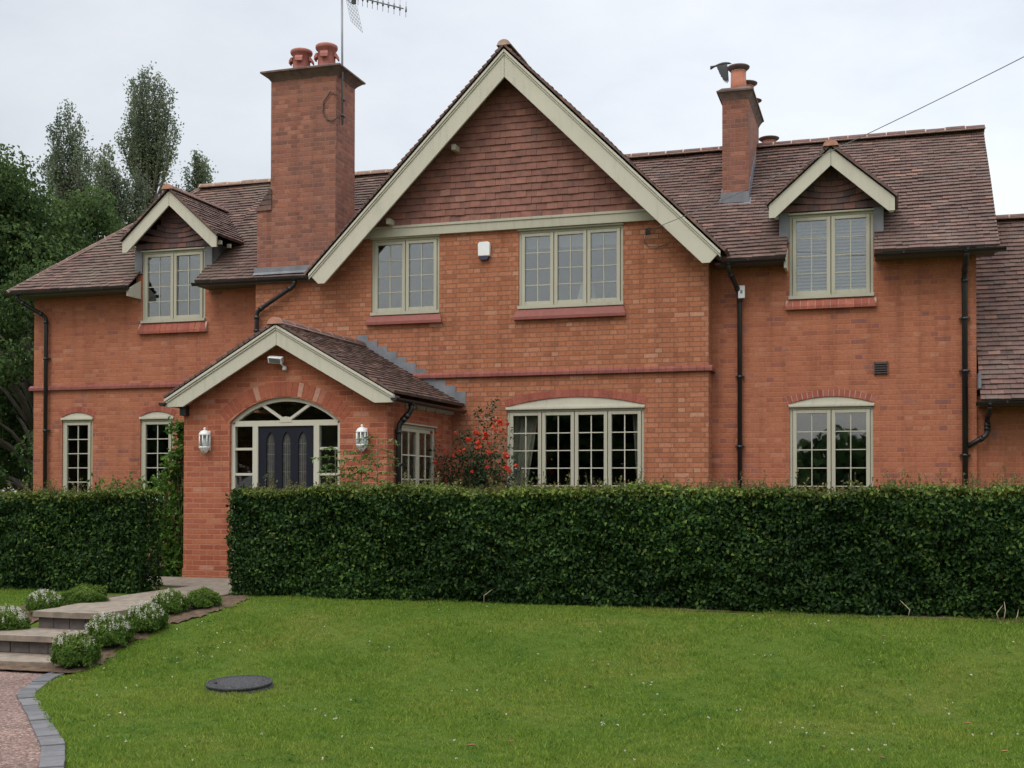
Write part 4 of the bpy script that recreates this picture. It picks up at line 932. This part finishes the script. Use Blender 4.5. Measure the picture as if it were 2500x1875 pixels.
shrub(-7.22,11.84,.185,.26,0,'plain green flowerless shrub on the lawn side of the path, closest to the hedge end')
shrub(-8.80,10.50,.24,.36,60,'heavily white-flowered shrub at the left edge beside the middle step')
shrub(-8.98,11.35,.20,.27,36,'smaller white-flowered shrub behind the left-edge one, before the left hedge')
shrub(-8.74,11.75,.25,.27,0,'broad plain green shrub left of the path in front of the left hedge')

def plant_leaves(root,P,Nn,size,mat,colf=None,aspect=.6,up=None,spread=.7,name='foliage'):
    V,F,C=leaf_arrays(np.array(P),np.array(Nn),size,aspect,.25,up,spread,colf); return raw_mesh(name,V,F,C,M[mat],root)
# climbing shrub beside the porch
root=empty('climbing_shrub',(-10.2,15.8,-.06),'bright green leafy shrub climbing the left flank of the porch, behind the left hedge','shrub')
P=[]
for k in range(5200):
    z=random.random()**1.35*2.3; w=.42-.13*z if z<1.4 else .17-.05*(z-1.4); P.append((-10.13+random.gauss(-.10*(z<1.55),w*(.62 if z<1.3 else .45))+.09*math.sin(z*7)+.05*math.sin(z*17),15.95+random.gauss(0,.2),z-.03))
for k in range(1500): P.append((-11.0+random.uniform(-.7,.8),16.0+random.gauss(0,.25),random.uniform(.3,1.38+.1*math.sin(k))))
P=np.array(P); P=P[(P[:,0]<-9.84)&(P[:,1]>15.46)]; Nn=rng.normal(0,1,P.shape)+np.array([0,-.8,.5]); plant_leaves(root,P,Nn/np.linalg.norm(Nn,axis=1)[:,None],.075,'climb',np.where(rng.random(len(P))<.06,.7,0)*(P[:,2]>1.2),up=(0,0,-.4))
m=MB()
for k in range(7):
    x=-10.3+k*.06; m.tube([(x,15.8,-.06),(x+random.gauss(0,.1),15.75,.8),(min(-9.85,x+random.gauss(.1,.1)),15.8,1.7+.4*random.random())],[.012,.009,.004],6)
m.build('stem',M['stem'],root)
# feathery-leaved sapling in front of the porch
root=empty('feathery_shrub',(-6.6,14.6,-.05),'feathery shrub of thin red stems and pinnate leaves in front of the porch corner','shrub')
m=MB(); P=[];Nn=[]
for sx,ex,h in ((-6.95,-6.98,1.78),(-6.62,-6.60,1.72),(-6.42,-6.36,1.93),(-6.75,-6.72,1.5)):
    m.tube([(sx,14.6,-.05),((sx+ex)/2+.02,14.58,h*.5),(ex,14.6,h)],[.013,.010,.004],6)
    for k in range(17):
        f=.55+.45*k/16; z=h*f; x=sx+(ex-sx)*f; sg=1 if k%2 else -1; l=random.uniform(.20,.33); a=random.uniform(-.7,.7); d=Vector((sg*math.cos(a),math.sin(a),random.uniform(.15,.5))).normalized()
        pts=[Vector((x,14.6,z))+d*l*t+Vector((0,0,-.12*l*t*t*3)) for t in (0,.33,.66,1)]; m.tube(pts,.0022,3,cap=False)
        for t in np.linspace(.2,1,9):
            p=pts[0]+d*l*t+Vector((0,0,-.12*l*t*t*3))
            for s2 in (-1,1): P.append(tuple(p+Vector((random.gauss(0,.006),s2*.022,0)))); Nn.append((0,s2*.25,1))
m.build('stem',M['rosestem'] if 'rosestem' in M else M['stem'],root); plant_leaves(root,P,Nn,.062,'sumac',np.where(rng.random(len(P))<.05,.6,0),.36,None,.35)
# red rose bush
root=empty('rose_bush',(-5.9,17.4,-.05),'tall red rose bush between the porch and the wide lower window','rose bush')
m=MB(); P=[]
for k in range(20):
    x0=-5.95+random.gauss(0,.22); x1=-5.88+random.gauss(0,.42); z1=random.uniform(1.5,2.15); 
    if k==0: x1,z1=-5.72,2.62
    if k==1: x1,z1=-6.0,2.52
    if k==2: x1,z1=-5.55,2.3
    if k==3: x1,z1=-6.6,1.98
    y1=17.35+random.gauss(0,.14); pts=[Vector((x0,17.45,-.05)),Vector(((x0*.5+x1*.5)+random.gauss(0,.05),17.4,z1*.55)),Vector((x1,y1,z1))]; m.tube(pts,[.011,.008,.0035],5)
    for q in range(30 if k>1 else 46):
        f=random.random()**.6; b=pts[0].lerp(pts[1],f*2) if f<.5 else pts[1].lerp(pts[2],f*2-1); s=.10 if k>1 else .05
        for e in range(5): P.append((b.x+random.gauss(0,s),b.y+random.gauss(0,s),b.z+random.gauss(0,s*.8)))
for k in range(5200): P.append((-5.95+random.gauss(0,.36),17.4+random.gauss(0,.17),min(1.75,abs(random.gauss(1.0,.42)))))
P=np.array(P); P[:,1]=np.minimum(P[:,1],17.93); Nn=rng.normal(0,1,P.shape)+np.array([0,-.5,.4]); plant_leaves(root,P,Nn/np.linalg.norm(Nn,axis=1)[:,None],.048,'roseleaf',np.where(rng.random(len(P))<.05,.8,0)); m.build('stem',M['stem'],root)
for x,z in [(-6.62,2.11),(-6.52,2.11),(-6.51,2.03),(-6.83,1.99),(-6.73,2.0),(-6.23,2.1),(-6.02,2.0),(-5.87,2.09),(-5.77,2.01),(-5.74,2.09),(-5.69,1.94),(-5.59,2.28),(-5.5,2.23),(-5.62,2.18),(-5.59,2.12),(-5.5,2.11),(-5.39,2.22),(-6.4,1.83),(-6.17,1.83),(-6.09,1.85),(-6.25,1.75),(-6.55,1.66),(-5.71,1.81),(-5.66,1.8),(-5.43,1.76),(-5.72,1.59),(-5.42,1.57),(-5.96,1.52),(-5.26,1.61),(-5.86,1.95)]:
    s=random.choice((.026,.030,.036,.044)); P=[];Nn=[]
    for c in range(1 if s<.042 else 2):
        cx=x+random.gauss(0,.04)*(c>0); cz=z+random.gauss(0,.035)*(c>0)
        for k in range(22):
            v=rng.normal(0,1,3); v[1]-=.5; v/=np.linalg.norm(v); P.append((cx*.984+v[0]*s*.55,16.94+v[1]*s*.55,cz+v[2]*s*.5)); Nn.append(v)
    plant_leaves(root,P,Nn,s*.85,'rose',None,.95,None,.35,'bloom')

# ================================================================== TREES
def crown_pts(clumps,dens):
    P=[];Q=[]
    for (c,r) in clumps:
        c=np.array(c);r=np.array(r); n=int(dens*(r[0]*r[2])); v=rng.normal(0,1,(n,3)); v/=np.linalg.norm(v,axis=1)[:,None]
        k=(1-np.abs(rng.normal(0,.16,n)))*(1+.16*np.sin(v[:,0]*6+c[0]*3)*np.sin(v[:,2]*7+c[2]*2)); P.append(c+v*r*k[:,None]); Q.append(v)
    return np.concatenate(P),np.concatenate(Q)
def broad_tree(x,y,h,w,label,nclump=46,dens=420,size=.17,name='broad_tree',zb=.8):
    root=empty(name,(x,y,-.06),label,'tree'); m=MB(); cl=[]
    m.tube([(x,y,-.1),(x+.1,y,h*.25),(x-.05,y,h*.6)],[.30,.24,.10],9)
    for k in range(nclump):
        f=random.random(); z=zb+(h-zb)*(f**.8)*.93; t=random.uniform(0,6.28); prof=w*math.sin(math.pi*min(1,(.16+.84*(z-zb)/(h-zb)))**.75)**.7; rr=prof*random.uniform(.45,.95)
        r=random.uniform(.55,1.15)*w/4.0*1.15; c=(x+rr*math.cos(t),y+rr*math.sin(t)*.8,min(z,h-r*.6)); cl.append((c,(r*1.1,r,r*.8)))
        m.tube([(x,y,max(.5,c[2]*.6)),((x+c[0])/2,(y+c[1])/2,c[2]*.85),c],[.07,.045,.015],5)
    m.build('trunk',M['bark'],root); P,Q=crown_pts(cl,dens); Q[:,2]+=.25
    V,F,C=leaf_arrays(P,Q,size,.6,.3,(0,0,-.5),.5,np.clip(rng.normal(-.1,.25,len(P))+.25*(Q[:,2]>.6),0,1)); raw_mesh('crown',V,F,C,M['tree'],root)
broad_tree(-24.2,27,10.5,4.6,'tall spreading dark green tree at the left edge behind the house',85,900,.125)
broad_tree(-19.6,24.5,6.6,2.6,'lower dark bushy tree filling the gap between left hedge and house end',46,1300,.11,'bushy_tree',-.2)
broad_tree(-23.2,30.5,10.4,3.0,'dark leafy tree just left of the dormer roof, in front of the broad poplar',56,1000,.125)
def poplar(x,y,zb,zt,w,label,nb=16,nl=7000,lean=0,size=.115,wide=.62):
    """several steep stems from a narrow fork; leafy sprays along their upper two thirds, sky between them"""
    root=empty('poplar_tree',(x,y,-.06),label,'tree','poplars standing beyond the roof'); m=MB(); P=[]; h=zt-zb
    prof=lambda f:w*max(.05,(math.sin(math.pi*min(1,f/wide*.5)) if f<wide else math.cos(math.pi*.5*(f-wide)/(1-wide))**.5))
    for k in range(nb):
        f1=1.0 if k==0 else random.uniform(.42,.98); t=2.4*k+random.uniform(-.4,.4); top=zb+h*f1
        pr=0 if k==0 else prof(f1)*random.uniform(.45,1.0)
        e=Vector((x+lean*f1+pr*math.cos(t),y+pr*math.sin(t),top)); s=Vector((x+random.gauss(0,.10),y+random.gauss(0,.1),zb-2.2+random.uniform(0,h*.30)))
        c=Vector((x+lean*.4+pr*.62*math.cos(t),y+pr*.62*math.sin(t),s.z+(top-s.z)*.45)); bez=lambda q:s*(1-q)**2+c*2*q*(1-q)+e*q*q
        m.tube([bez(q) for q in (0,.2,.4,.6,.8,1)],[.07,.06,.05,.035,.02,.008],5)
        ns=int(9+h*1.3)
        for j in range(ns):                                  # side sprays
            q=.36+.64*(j+random.random())/ns; b=bez(q); a=random.uniform(0,6.28); l=random.uniform(.25,.62)*(.55+.6*math.sin(math.pi*min(1,q)))*(w/1.4)**.5; d=Vector((math.cos(a)*.55,math.sin(a)*.55,1)).normalized()
            if b.z<zb: continue
            m.tube([b,b+d*l],[.012,.004],3,cap=False)
            for i in range(int(nl/nb/ns)):
                g=random.random(); r=.15*(1.25-g)*(1+.4*random.random()); o=b+d*l*g*1.1; P.append((o.x+random.gauss(0,r),o.y+random.gauss(0,r),o.z+random.gauss(0,.16)))
    m.tube([(x,y,-.1),(x,y,zb*.5),(x,y,zb-1.2)],[.34,.26,.15],8); m.build('trunk',M['bark'],root)
    P=np.array(P); Nn=rng.normal(0,1,P.shape)+np.array([0,-.3,.2]); V,F,C=leaf_arrays(P,Nn/np.linalg.norm(Nn,axis=1)[:,None],size,.7,.2,(0,0,.8),.5); raw_mesh('crown',V,F,C,M['poplar'],root)
poplar(-33.7,50,15.3,21.55,1.55,'tallest poplar, on bare forked stems, right of the other tall one',26,15000,-.15,wide=.55)
poplar(-36.4,48,12.6,19.4,1.6,'broad poplar rising above the big dark tree at the left',22,15000,-.5,wide=.42)
poplar(-32.7,46,12.2,16.6,.80,'thin poplar just left of the tallest one, half its height',11,9000,-.5,wide=.55)
poplar(-32.3,47,12.0,15.4,.55,'shortest poplar, tucked under the tallest one beside the dormer ridge',8,5000,wide=.5)
poplar(-32.0,52,13.4,17.7,1.25,'bushy poplar top showing over the left roof ridge',16,11000,-.35,wide=.35)
# trees across the drive behind the viewer (they show as reflections in the panes)
cl=[]
for k in range(190):
    x=random.uniform(-60,22); h=3.2+3.2*ss((-3-x)/8)+random.uniform(-.8,.8)+(1.0 if x>4 else 0); r=random.uniform(1.1,1.9); cl.append(((x,-20+random.uniform(-2,2),random.uniform(.3,1)*(h-r*.6)),(r*1.2,r,r*.9)))
P,Q=crown_pts(cl,95); V,F,C=leaf_arrays(P,Q,.55,.7,.2,None,.5); tag(raw_mesh('distant_trees',V,F,C,M['tree']),kind='stuff')

# ================================================================== SMALL THINGS ON THE HOUSE
def lantern(x,z0,label):
    y=PY-.075; root=empty('wall_lantern',(x,PY,z0),label,'wall lamp','white lanterns either side of the front door'); r=.078
    m=MB(); m.box(x-.055,x+.055,PY-.02,PY-.001,z0+.05,z0+.33); m.box(x-.015,x+.015,y,PY-.015,z0+.29,z0+.31); m.build('back_plate',M['white'],root)
    m=MB(); m.lathe([(r*1.08,z0+.265),(r*1.1,z0+.275),(r*.98,z0+.30),(r*.72,z0+.325),(r*.32,z0+.340),(.012,z0+.343),(.012,z0+.352),(.02,z0+.360),(.018,z0+.372),(.004,z0+.38)],x,y,20); m.build('lid',M['white'],root)
    m=MB()
    for k in range(8): t=math.pi*2*k/8+.2; m.tube([(x+r*math.cos(t),y+r*math.sin(t),z0+.10),(x+r*math.cos(t),y+r*math.sin(t),z0+.268)],.0075,6)
    m.build('bar',M['white'],root)
    m=MB(); m.lathe([(r*.92,z0+.10),(r*.92,z0+.266)],x,y,20,cap=False); m.build('glass_shade',M['glass_low'],root)
    m=MB(); m.lathe([(.022,z0+.105),(.03,z0+.15),(.03,z0+.2),(.012,z0+.23)],x,y,12); m.build('bulb',M['white'],root)
    m=MB(); m.lathe([(.01,z0),(.03,z0+.012),(r*.55,z0+.03),(r*.95,z0+.075),(r*1.06,z0+.088),(r*1.06,z0+.103)],x,y,20); m.build('bowl',M['white'],root)
    m=MB(); m.lathe([(.012,z0+.02),(.015,z0+.028)],x+.005,y-.045,10); m.build('motion_sensor',M['black'],root)
lantern(-9.40,1.765,'white wall lantern left of the arched front door, standing clear of any plant')
lantern(-6.92,1.775,'white wall lantern right of the arched front door, above the feathery shrub')
fl=empty('security_light',(-8.22,PY,3.0),'white floodlight tilted down on the brick above the arched door','security light')
M4=Matrix.Translation((-8.22,PY-.13,3.075))@Matrix.Rotation(.45,4,'X')@Matrix.Rotation(.12,4,'Y')
m=MB(); m.box(-.095,.095,-.04,.05,-.035,.05,M=M4); m.box(-.105,.105,-.052,-.040,-.03,.055,M=M4); m.box(-.105,.105,-.06,.02,.05,.058,M=M4); m.build('housing',M['white'],fl,.004)
m=MB(); m.box(-.085,.085,-.056,-.053,-.022,.044,M=M4); m.build('lamp_glass',M['metal'],fl)
m=MB(); m.tube([(-8.16,PY-.10,3.03),(-8.14,PY-.05,2.99),(-8.13,PY,2.99)],.012,8); m.lathe([(.03,2.94),(.034,2.965),(.022,3.0)],-8.13,PY-.055,12); m.build('sensor_arm',M['white'],fl)
ab=empty('alarm_box',(-6.02,YG,4.87),'white burglar alarm box with dark blue base between the two upper gable windows','alarm box')
m=MB(); m.prism([(-6.115,4.93),(-5.925,4.93),(-5.92,5.12),(-5.945,5.155),(-6.095,5.155),(-6.12,5.12)],YG-.075,YG-.002); m.build('cover',M['white'],ab,.012)
m=MB(); m.prism([(-6.11,4.928),(-6.075,4.87),(-5.965,4.87),(-5.93,4.928)],YG-.066,YG-.002); m.build('strobe_base',M['navy'],ab,.006)
jb=empty('junction_box',(-2.03,18.2,4.13),'small white box clipped on the downpipe right of the gable','junction box')
m=MB(); m.box(-2.085,-1.985,18.17,18.222,4.12,4.31); m.build('cover',M['white'],jb,.008); m=MB(); m.box(-2.05,-2.02,18.164,18.172,4.19,4.24); m.build('latch',M['metal'],jb)
# aerial on the big chimney
ta=empty('tv_aerial',(-8.585,18.2,7.3),'long spiky television aerial on a tall mast strapped to the big chimney','aerial')
mx,my=-8.575,18.17
m=MB(); m.tube([(mx,my,7.30),(mx-.02,my,9.75)],.019,8); m.build('mast',M['metal'],ta)
m=MB(); m.tube([(mx,my-.01,7.72),(mx,my+.05,7.72)],.03,6); m.tube([(mx,my-.03,7.45),(mx,my+.05,7.45)],.03,6)
pts=[Vector((-8.66+.0,18.03,7.72))]; m.tube([(mx-.02,18.02,7.74),(-8.72,18.02,7.82),(-8.85,18.025,7.66),(-8.86,18.025,7.50),(-8.78,18.025,7.36),(-8.68,18.02,7.33),(mx,18.03,7.40)],.009,6); m.build('lashing_bracket',M['vent'],ta)
d=Vector((.63,.78,0)); B0=Vector((mx-.02,my,9.50)); m=MB(); m.tube([B0-d*.25,B0+d*1.16],.011,6); m.build('boom',M['metal'],ta)
q=.30
for k in range(10):
    c=B0+d*q; m=MB(); s=Vector((0.02,0.0,1)).normalized(); m.tube([c-s*.135,c+s*.135],.0045,5); sd=d.cross(Vector((0,0,1)))
    m.tube([c-s*.045,c+s*.045],.016,5); m.build('element',M['metal'],ta); q+=.085+.004*k
m=MB(); c=B0+d*.22; m.box(c.x-.03,c.x+.03,c.y-.03,c.y+.03,c.z-.13,c.z+.03); m.build('dipole_box',M['black'],ta)
m=MB(); a=B0+d*.06+Vector((0,0,-.02)); e1=d*.20+Vector((0,0,-.20)); e2=Vector((0,0,-.02))+d*.02
for k in range(7):
    t=k/6; u=Vector((.17,.10,-.18)); v=Vector((.08,.06,-.42)); 
    m.tube([a+u*t,a+u*t+v],.0028,4,cap=False); m.tube([a+v*t,a+v*t+u],.0028,4,cap=False)
m.build('reflector_grid',M['metal'],ta)
m=MB(); m.tube([B0+d*.07,B0+d*.10+Vector((0,0,-.08)),B0+d*.16+Vector((0,0,-.125)),B0+d*.22+Vector((0,0,-.12))],.006,5); m.build('cable',M['black'],ta)
# overhead cable from the gable bracket
wa=empty('overhead_cable',(-3.42,17.95,5.13),'thin overhead wire rising from the gable wall hook to the upper right','cable')
m=MB(); A=Vector((-3.42,17.90,5.15)); Bq=A+(Vector((1.35,13.0,5.67))-A)*1.25
pts=[A.lerp(Bq,t)+Vector((0,0,-.10*4*t*(1-t)+.0)) for t in np.linspace(0,1,14)]; m.tube(pts,.0048,6); m.build('wire',M['metal'],wa)
m=MB(); m.tube([(-3.42,18.0,5.18),(-3.42,17.90,5.18),(-3.42,17.88,5.13),(-3.42,17.91,5.10)],.011,6); m.box(-3.46,-3.38,17.985,17.999,5.13,5.22); m.build('hook',M['vent'],wa)
m=MB(); m.tube([(-3.42,17.97,5.14),(-3.47,17.97,5.02),(-3.40,17.97,4.93),(-3.25,17.97,4.92),(-3.1,17.97,4.95)],.006,5); m.build('slack_loop',M['vent'],wa)

# crow
cb=empty('crow',(-2.45,19.0,7.93),'black crow flapping just left of the tall pot on the right chimney','bird')
def crow():
    m=MB(); o=Vector((-2.44,19.0,7.93)); s=.34
    ring=[(-.50,-.045,.05,.075),(-.47,-.04,.05,.092),(-.40,-.02,.045,.07),(-.28,.015,.035,.042),(-.12,.05,.07,.065),(.06,.075,.085,.085),(.22,.085,.07,.075),(.31,.09,.045,.05),(.38,.085,.042,.046),(.43,.07,.022,.025),(.50,.045,.003,.005)]
    V=[];F=[];n=10
    for x,z,ry,rz in ring:
        for k in range(n): t=2*math.pi*k/n; V.append(o+Vector((x,ry*math.cos(t),z+rz*math.sin(t)))*s)
    for i in range(len(ring)-1):
        for k in range(n): a=i*n+k; b=i*n+(k+1)%n; F.append((a,a+n,b+n,b))
    F+= [tuple(range(n)),tuple(reversed(range((len(ring)-1)*n,len(ring)*n)))]
    for side in (-1,1):                                      # both wings beaten down, fingered tips
        lead=[(.26,.07),(.31,-.10),(.315,-.36)]; tips=[(.32,-.72),(.265,-.78),(.20,-.76),(.14,-.71),(.08,-.64)]; trail=[(.045,-.50),(-.03,-.45),(-.04,-.36),(-.10,-.30),(-.11,-.20),(-.17,-.12),(-.20,.0)]
        out=list(lead)
        for j,tp in enumerate(tips): 
            out+= [(tp[0]+.012,tp[1]+.02),tp,(tp[0]-.012,tp[1]+.02)]
            if j<4: out.append(((tp[0]+tips[j+1][0])/2,tp[1]+.13))
        out+=trail; fy=lambda z:side*(.05+.10*max(0,.07-z)**.7*(1.0 if side<0 else 1.6)); b=len(V)
        for th in (-.006,.006):
            for x,z in out: V.append(o+Vector((x,fy(z)+th,z))*s)
        k=len(out); tri=tessellate_polygon([[Vector((x,z,0)) for x,z in out]])
        for t in tri: F.append(tuple(b+i for i in t)); F.append(tuple(b+k+i for i in reversed(t)))
        for i in range(k): j=(i+1)%k; F.append((b+i,b+j,b+k+j,b+k+i))
    m.shared(V,F,0,(.5,)*3); return m.build('body',M['bird'],cb)
crow()

# curtains, blinds and a lamp seen through the panes
def curtain(x0,x1,y,z0,z1,label,pin):
    m=MB(); n=44; V=[];F=[]; zs=[z0,(z0+z1)/2,z1]
    for z in zs:
        f=(z-z0)/(z1-z0)
        for i in range(n+1):
            t=i/n; xa,xb=(x0,x0+(x1-x0)*(.55+.45*f)) if pin<0 else (x1-(x1-x0)*(.55+.45*f),x1); V.append((xa+(xb-xa)*t,y+.025*math.sin(t*34),z))
    for r in range(2):
        for i in range(n): a=r*(n+1)+i; F.append((a,a+1,a+n+2,a+n+1))
    m.shared(V,F,0,None,True); tag(m.build('curtain',M['curtain']),label,'curtain')
curtain(-5.74,-5.20,18.22,.95,2.46,'cream curtain inside the left end of the wide lower window',-1)
curtain(-3.70,-3.50,18.22,.95,2.46,'narrow cream curtain inside the right end of the wide lower window',1)
for i in range(3):
    a=-5.36+i*.525; m=MB(); m.box(a,a+.45,18.13,18.135,5.05,5.24); m.box(a,a+.45,18.125,18.14,5.035,5.05); tag(m.build('roller_blind',M['blind']),('pale roller blind behind the left pane of the three-light gable window','pale roller blind behind the middle pane of the three-light gable window','pale roller blind behind the right pane of the three-light gable window')[i],'blind')
for i,(a,b) in enumerate(((-1.29,-.77),(-.72,-.2))):
    m=MB()
    for k in range(22): z=4.17+k*.05; m.prism([(18.42,z),(18.445,z+.036),(18.447,z+.035),(18.422,z-.001)],a,b,axis='x')
    tag(m.build('slatted_blind',M['blind']),('white slatted blind behind the left pane of the right dormer window','white slatted blind behind the right pane of the right dormer window')[i],'blind')
tl=empty('table_lamp',(-4.45,18.35,4.05),'pale lampshade standing inside the middle pane of the three-light gable window','lamp')
m=MB(); m.lathe([(.16,4.22),(.10,4.47)],-4.45,18.35,20,cap=False); m.build('lamp_shade',M['curtain'],tl); m=MB(); m.lathe([(.08,4.08),(.09,4.10),(.02,4.13),(.02,4.30)],-4.45,18.35,14); m.build('lamp_base',M['metal'],tl)

# thin damp air: far trees fade slightly
if HAZE>0:
    m=MB(); m.box(-90,60,-60,90,-1.6,30); hz=m.build('haze',None); hz.data.materials.clear()
    hm=bpy.data.materials.new('damp_air'); hm.use_nodes=True; nt=hm.node_tree; nt.nodes.clear(); o_=nt.nodes.new('ShaderNodeOutputMaterial'); v_=nt.nodes.new('ShaderNodeVolumePrincipled')
    v_.inputs['Density'].default_value=HAZE; v_.inputs['Color'].default_value=(.93,.95,.98,1); v_.inputs['Anisotropy'].default_value=.2; nt.links.new(v_.outputs[0],o_.inputs['Volume']); hz.data.materials.append(hm); tag(hz,kind='stuff')
# ================================================================== SKY, SUN, CAMERA
w=bpy.data.worlds.new('World'); scene.world=w; w.use_nodes=True; nt=w.node_tree; nt.nodes.clear()
SUN_EL=math.radians(52); SUN_AZ=math.radians(200)
out=N(nt,'OutputWorld'); sky=N(nt,'TexSky'); sky.sky_type='NISHITA'; sky.sun_disc=False; sky.sun_elevation=SUN_EL; sky.sun_rotation=SUN_AZ; sky.air_density=1.5; sky.dust_density=4
b1=N(nt,'Background'); b1.inputs[1].default_value=.05; L(nt,sky.outputs[0],b1.inputs[0])
tc=N(nt,'TexCoord'); sp=N(nt,'SeparateXYZ'); L(nt,tc.outputs['Generated'],sp.inputs[0])
mx_=N(nt,'Math',operation='MAXIMUM'); L(nt,sp.outputs[2],mx_.inputs[0]); mx_.inputs[1].default_value=0
lum=N(nt,'MapRange'); L(nt,mx_.outputs[0],lum.inputs[0])
for k,v in ((1,.38),(2,1),(3,SKY_LO),(4,SKY_HI)): lum.inputs[k].default_value=v
mp=N(nt,'Mapping'); mp.inputs['Scale'].default_value=(1,1,2.2); L(nt,tc.outputs['Generated'],mp.inputs[0])
n1=noise(nt,mp.outputs[0],3.1,6,.58); cr=ramp(nt,n1.outputs[0],[(.28,(.74,.77,.83)),(.50,(.92,.935,.97)),(.70,(1.04,1.045,1.04))])
dt=N(nt,'VectorMath',operation='DOT_PRODUCT'); L(nt,tc.outputs['Generated'],dt.inputs[0]); dt.inputs[1].default_value=(.80,.45,.25)   # thinner, brighter cloud on this side of the sky
gr=N(nt,'MapRange'); L(nt,dt.outputs['Value'],gr.inputs[0])
for k,v in ((1,-.15),(2,.65),(3,.75),(4,1.04)): gr.inputs[k].default_value=v
mu=N(nt,'Math',operation='MULTIPLY'); L(nt,lum.outputs[0],mu.inputs[0]); L(nt,gr.outputs[0],mu.inputs[1])
b2=N(nt,'Background'); L(nt,cr.outputs[0],b2.inputs[0]); L(nt,mu.outputs[0],b2.inputs[1])
ad=N(nt,'AddShader'); L(nt,b1.outputs[0],ad.inputs[0]); L(nt,b2.outputs[0],ad.inputs[1]); L(nt,ad.outputs[0],out.inputs[0])
sl=bpy.data.lights.new('sun','SUN'); sl.energy=SUN_E; sl.angle=math.radians(25); sl.color=(1,.97,.93)
so=bpy.data.objects.new('sun',sl); COL.objects.link(so); so.location=(-5,-15,30)
dvec=Vector((math.sin(SUN_AZ)*math.cos(SUN_EL),math.cos(SUN_AZ)*math.cos(SUN_EL),math.sin(SUN_EL))); so.rotation_euler=dvec.to_track_quat('Z','Y').to_euler()
cd=bpy.data.cameras.new('camera'); co=bpy.data.objects.new('camera',cd); COL.objects.link(co)
yaw,pit,rol=.30,.0136,.0016
Fv=Vector((-math.sin(yaw)*math.cos(pit),math.cos(yaw)*math.cos(pit),math.sin(pit))); Rv=Vector((math.cos(yaw),math.sin(yaw),0)); Uv=Rv.cross(Fv)
R2=Rv*math.cos(rol)+Uv*math.sin(rol); U2=Uv*math.cos(rol)-Rv*math.sin(rol)
mt=Matrix((R2,U2,-Fv)).transposed().to_4x4(); mt.translation=(0,0,1.26); co.matrix_world=mt
cd.sensor_width=36; cd.lens=36*2600/2212; cd.shift_y=(1021-829.5)/2212; cd.clip_start=.1; cd.clip_end=2000
scene.camera=co
scene.view_settings.view_transform='Standard'; scene.view_settings.look='None'; scene.view_settings.exposure=0; scene.view_settings.gamma=1; scene.view_settings.use_curve_mapping=False
scene.cycles.max_bounces=8; scene.cycles.transparent_max_bounces=12; scene.cycles.diffuse_bounces=4
scene.cycles.use_denoising=True
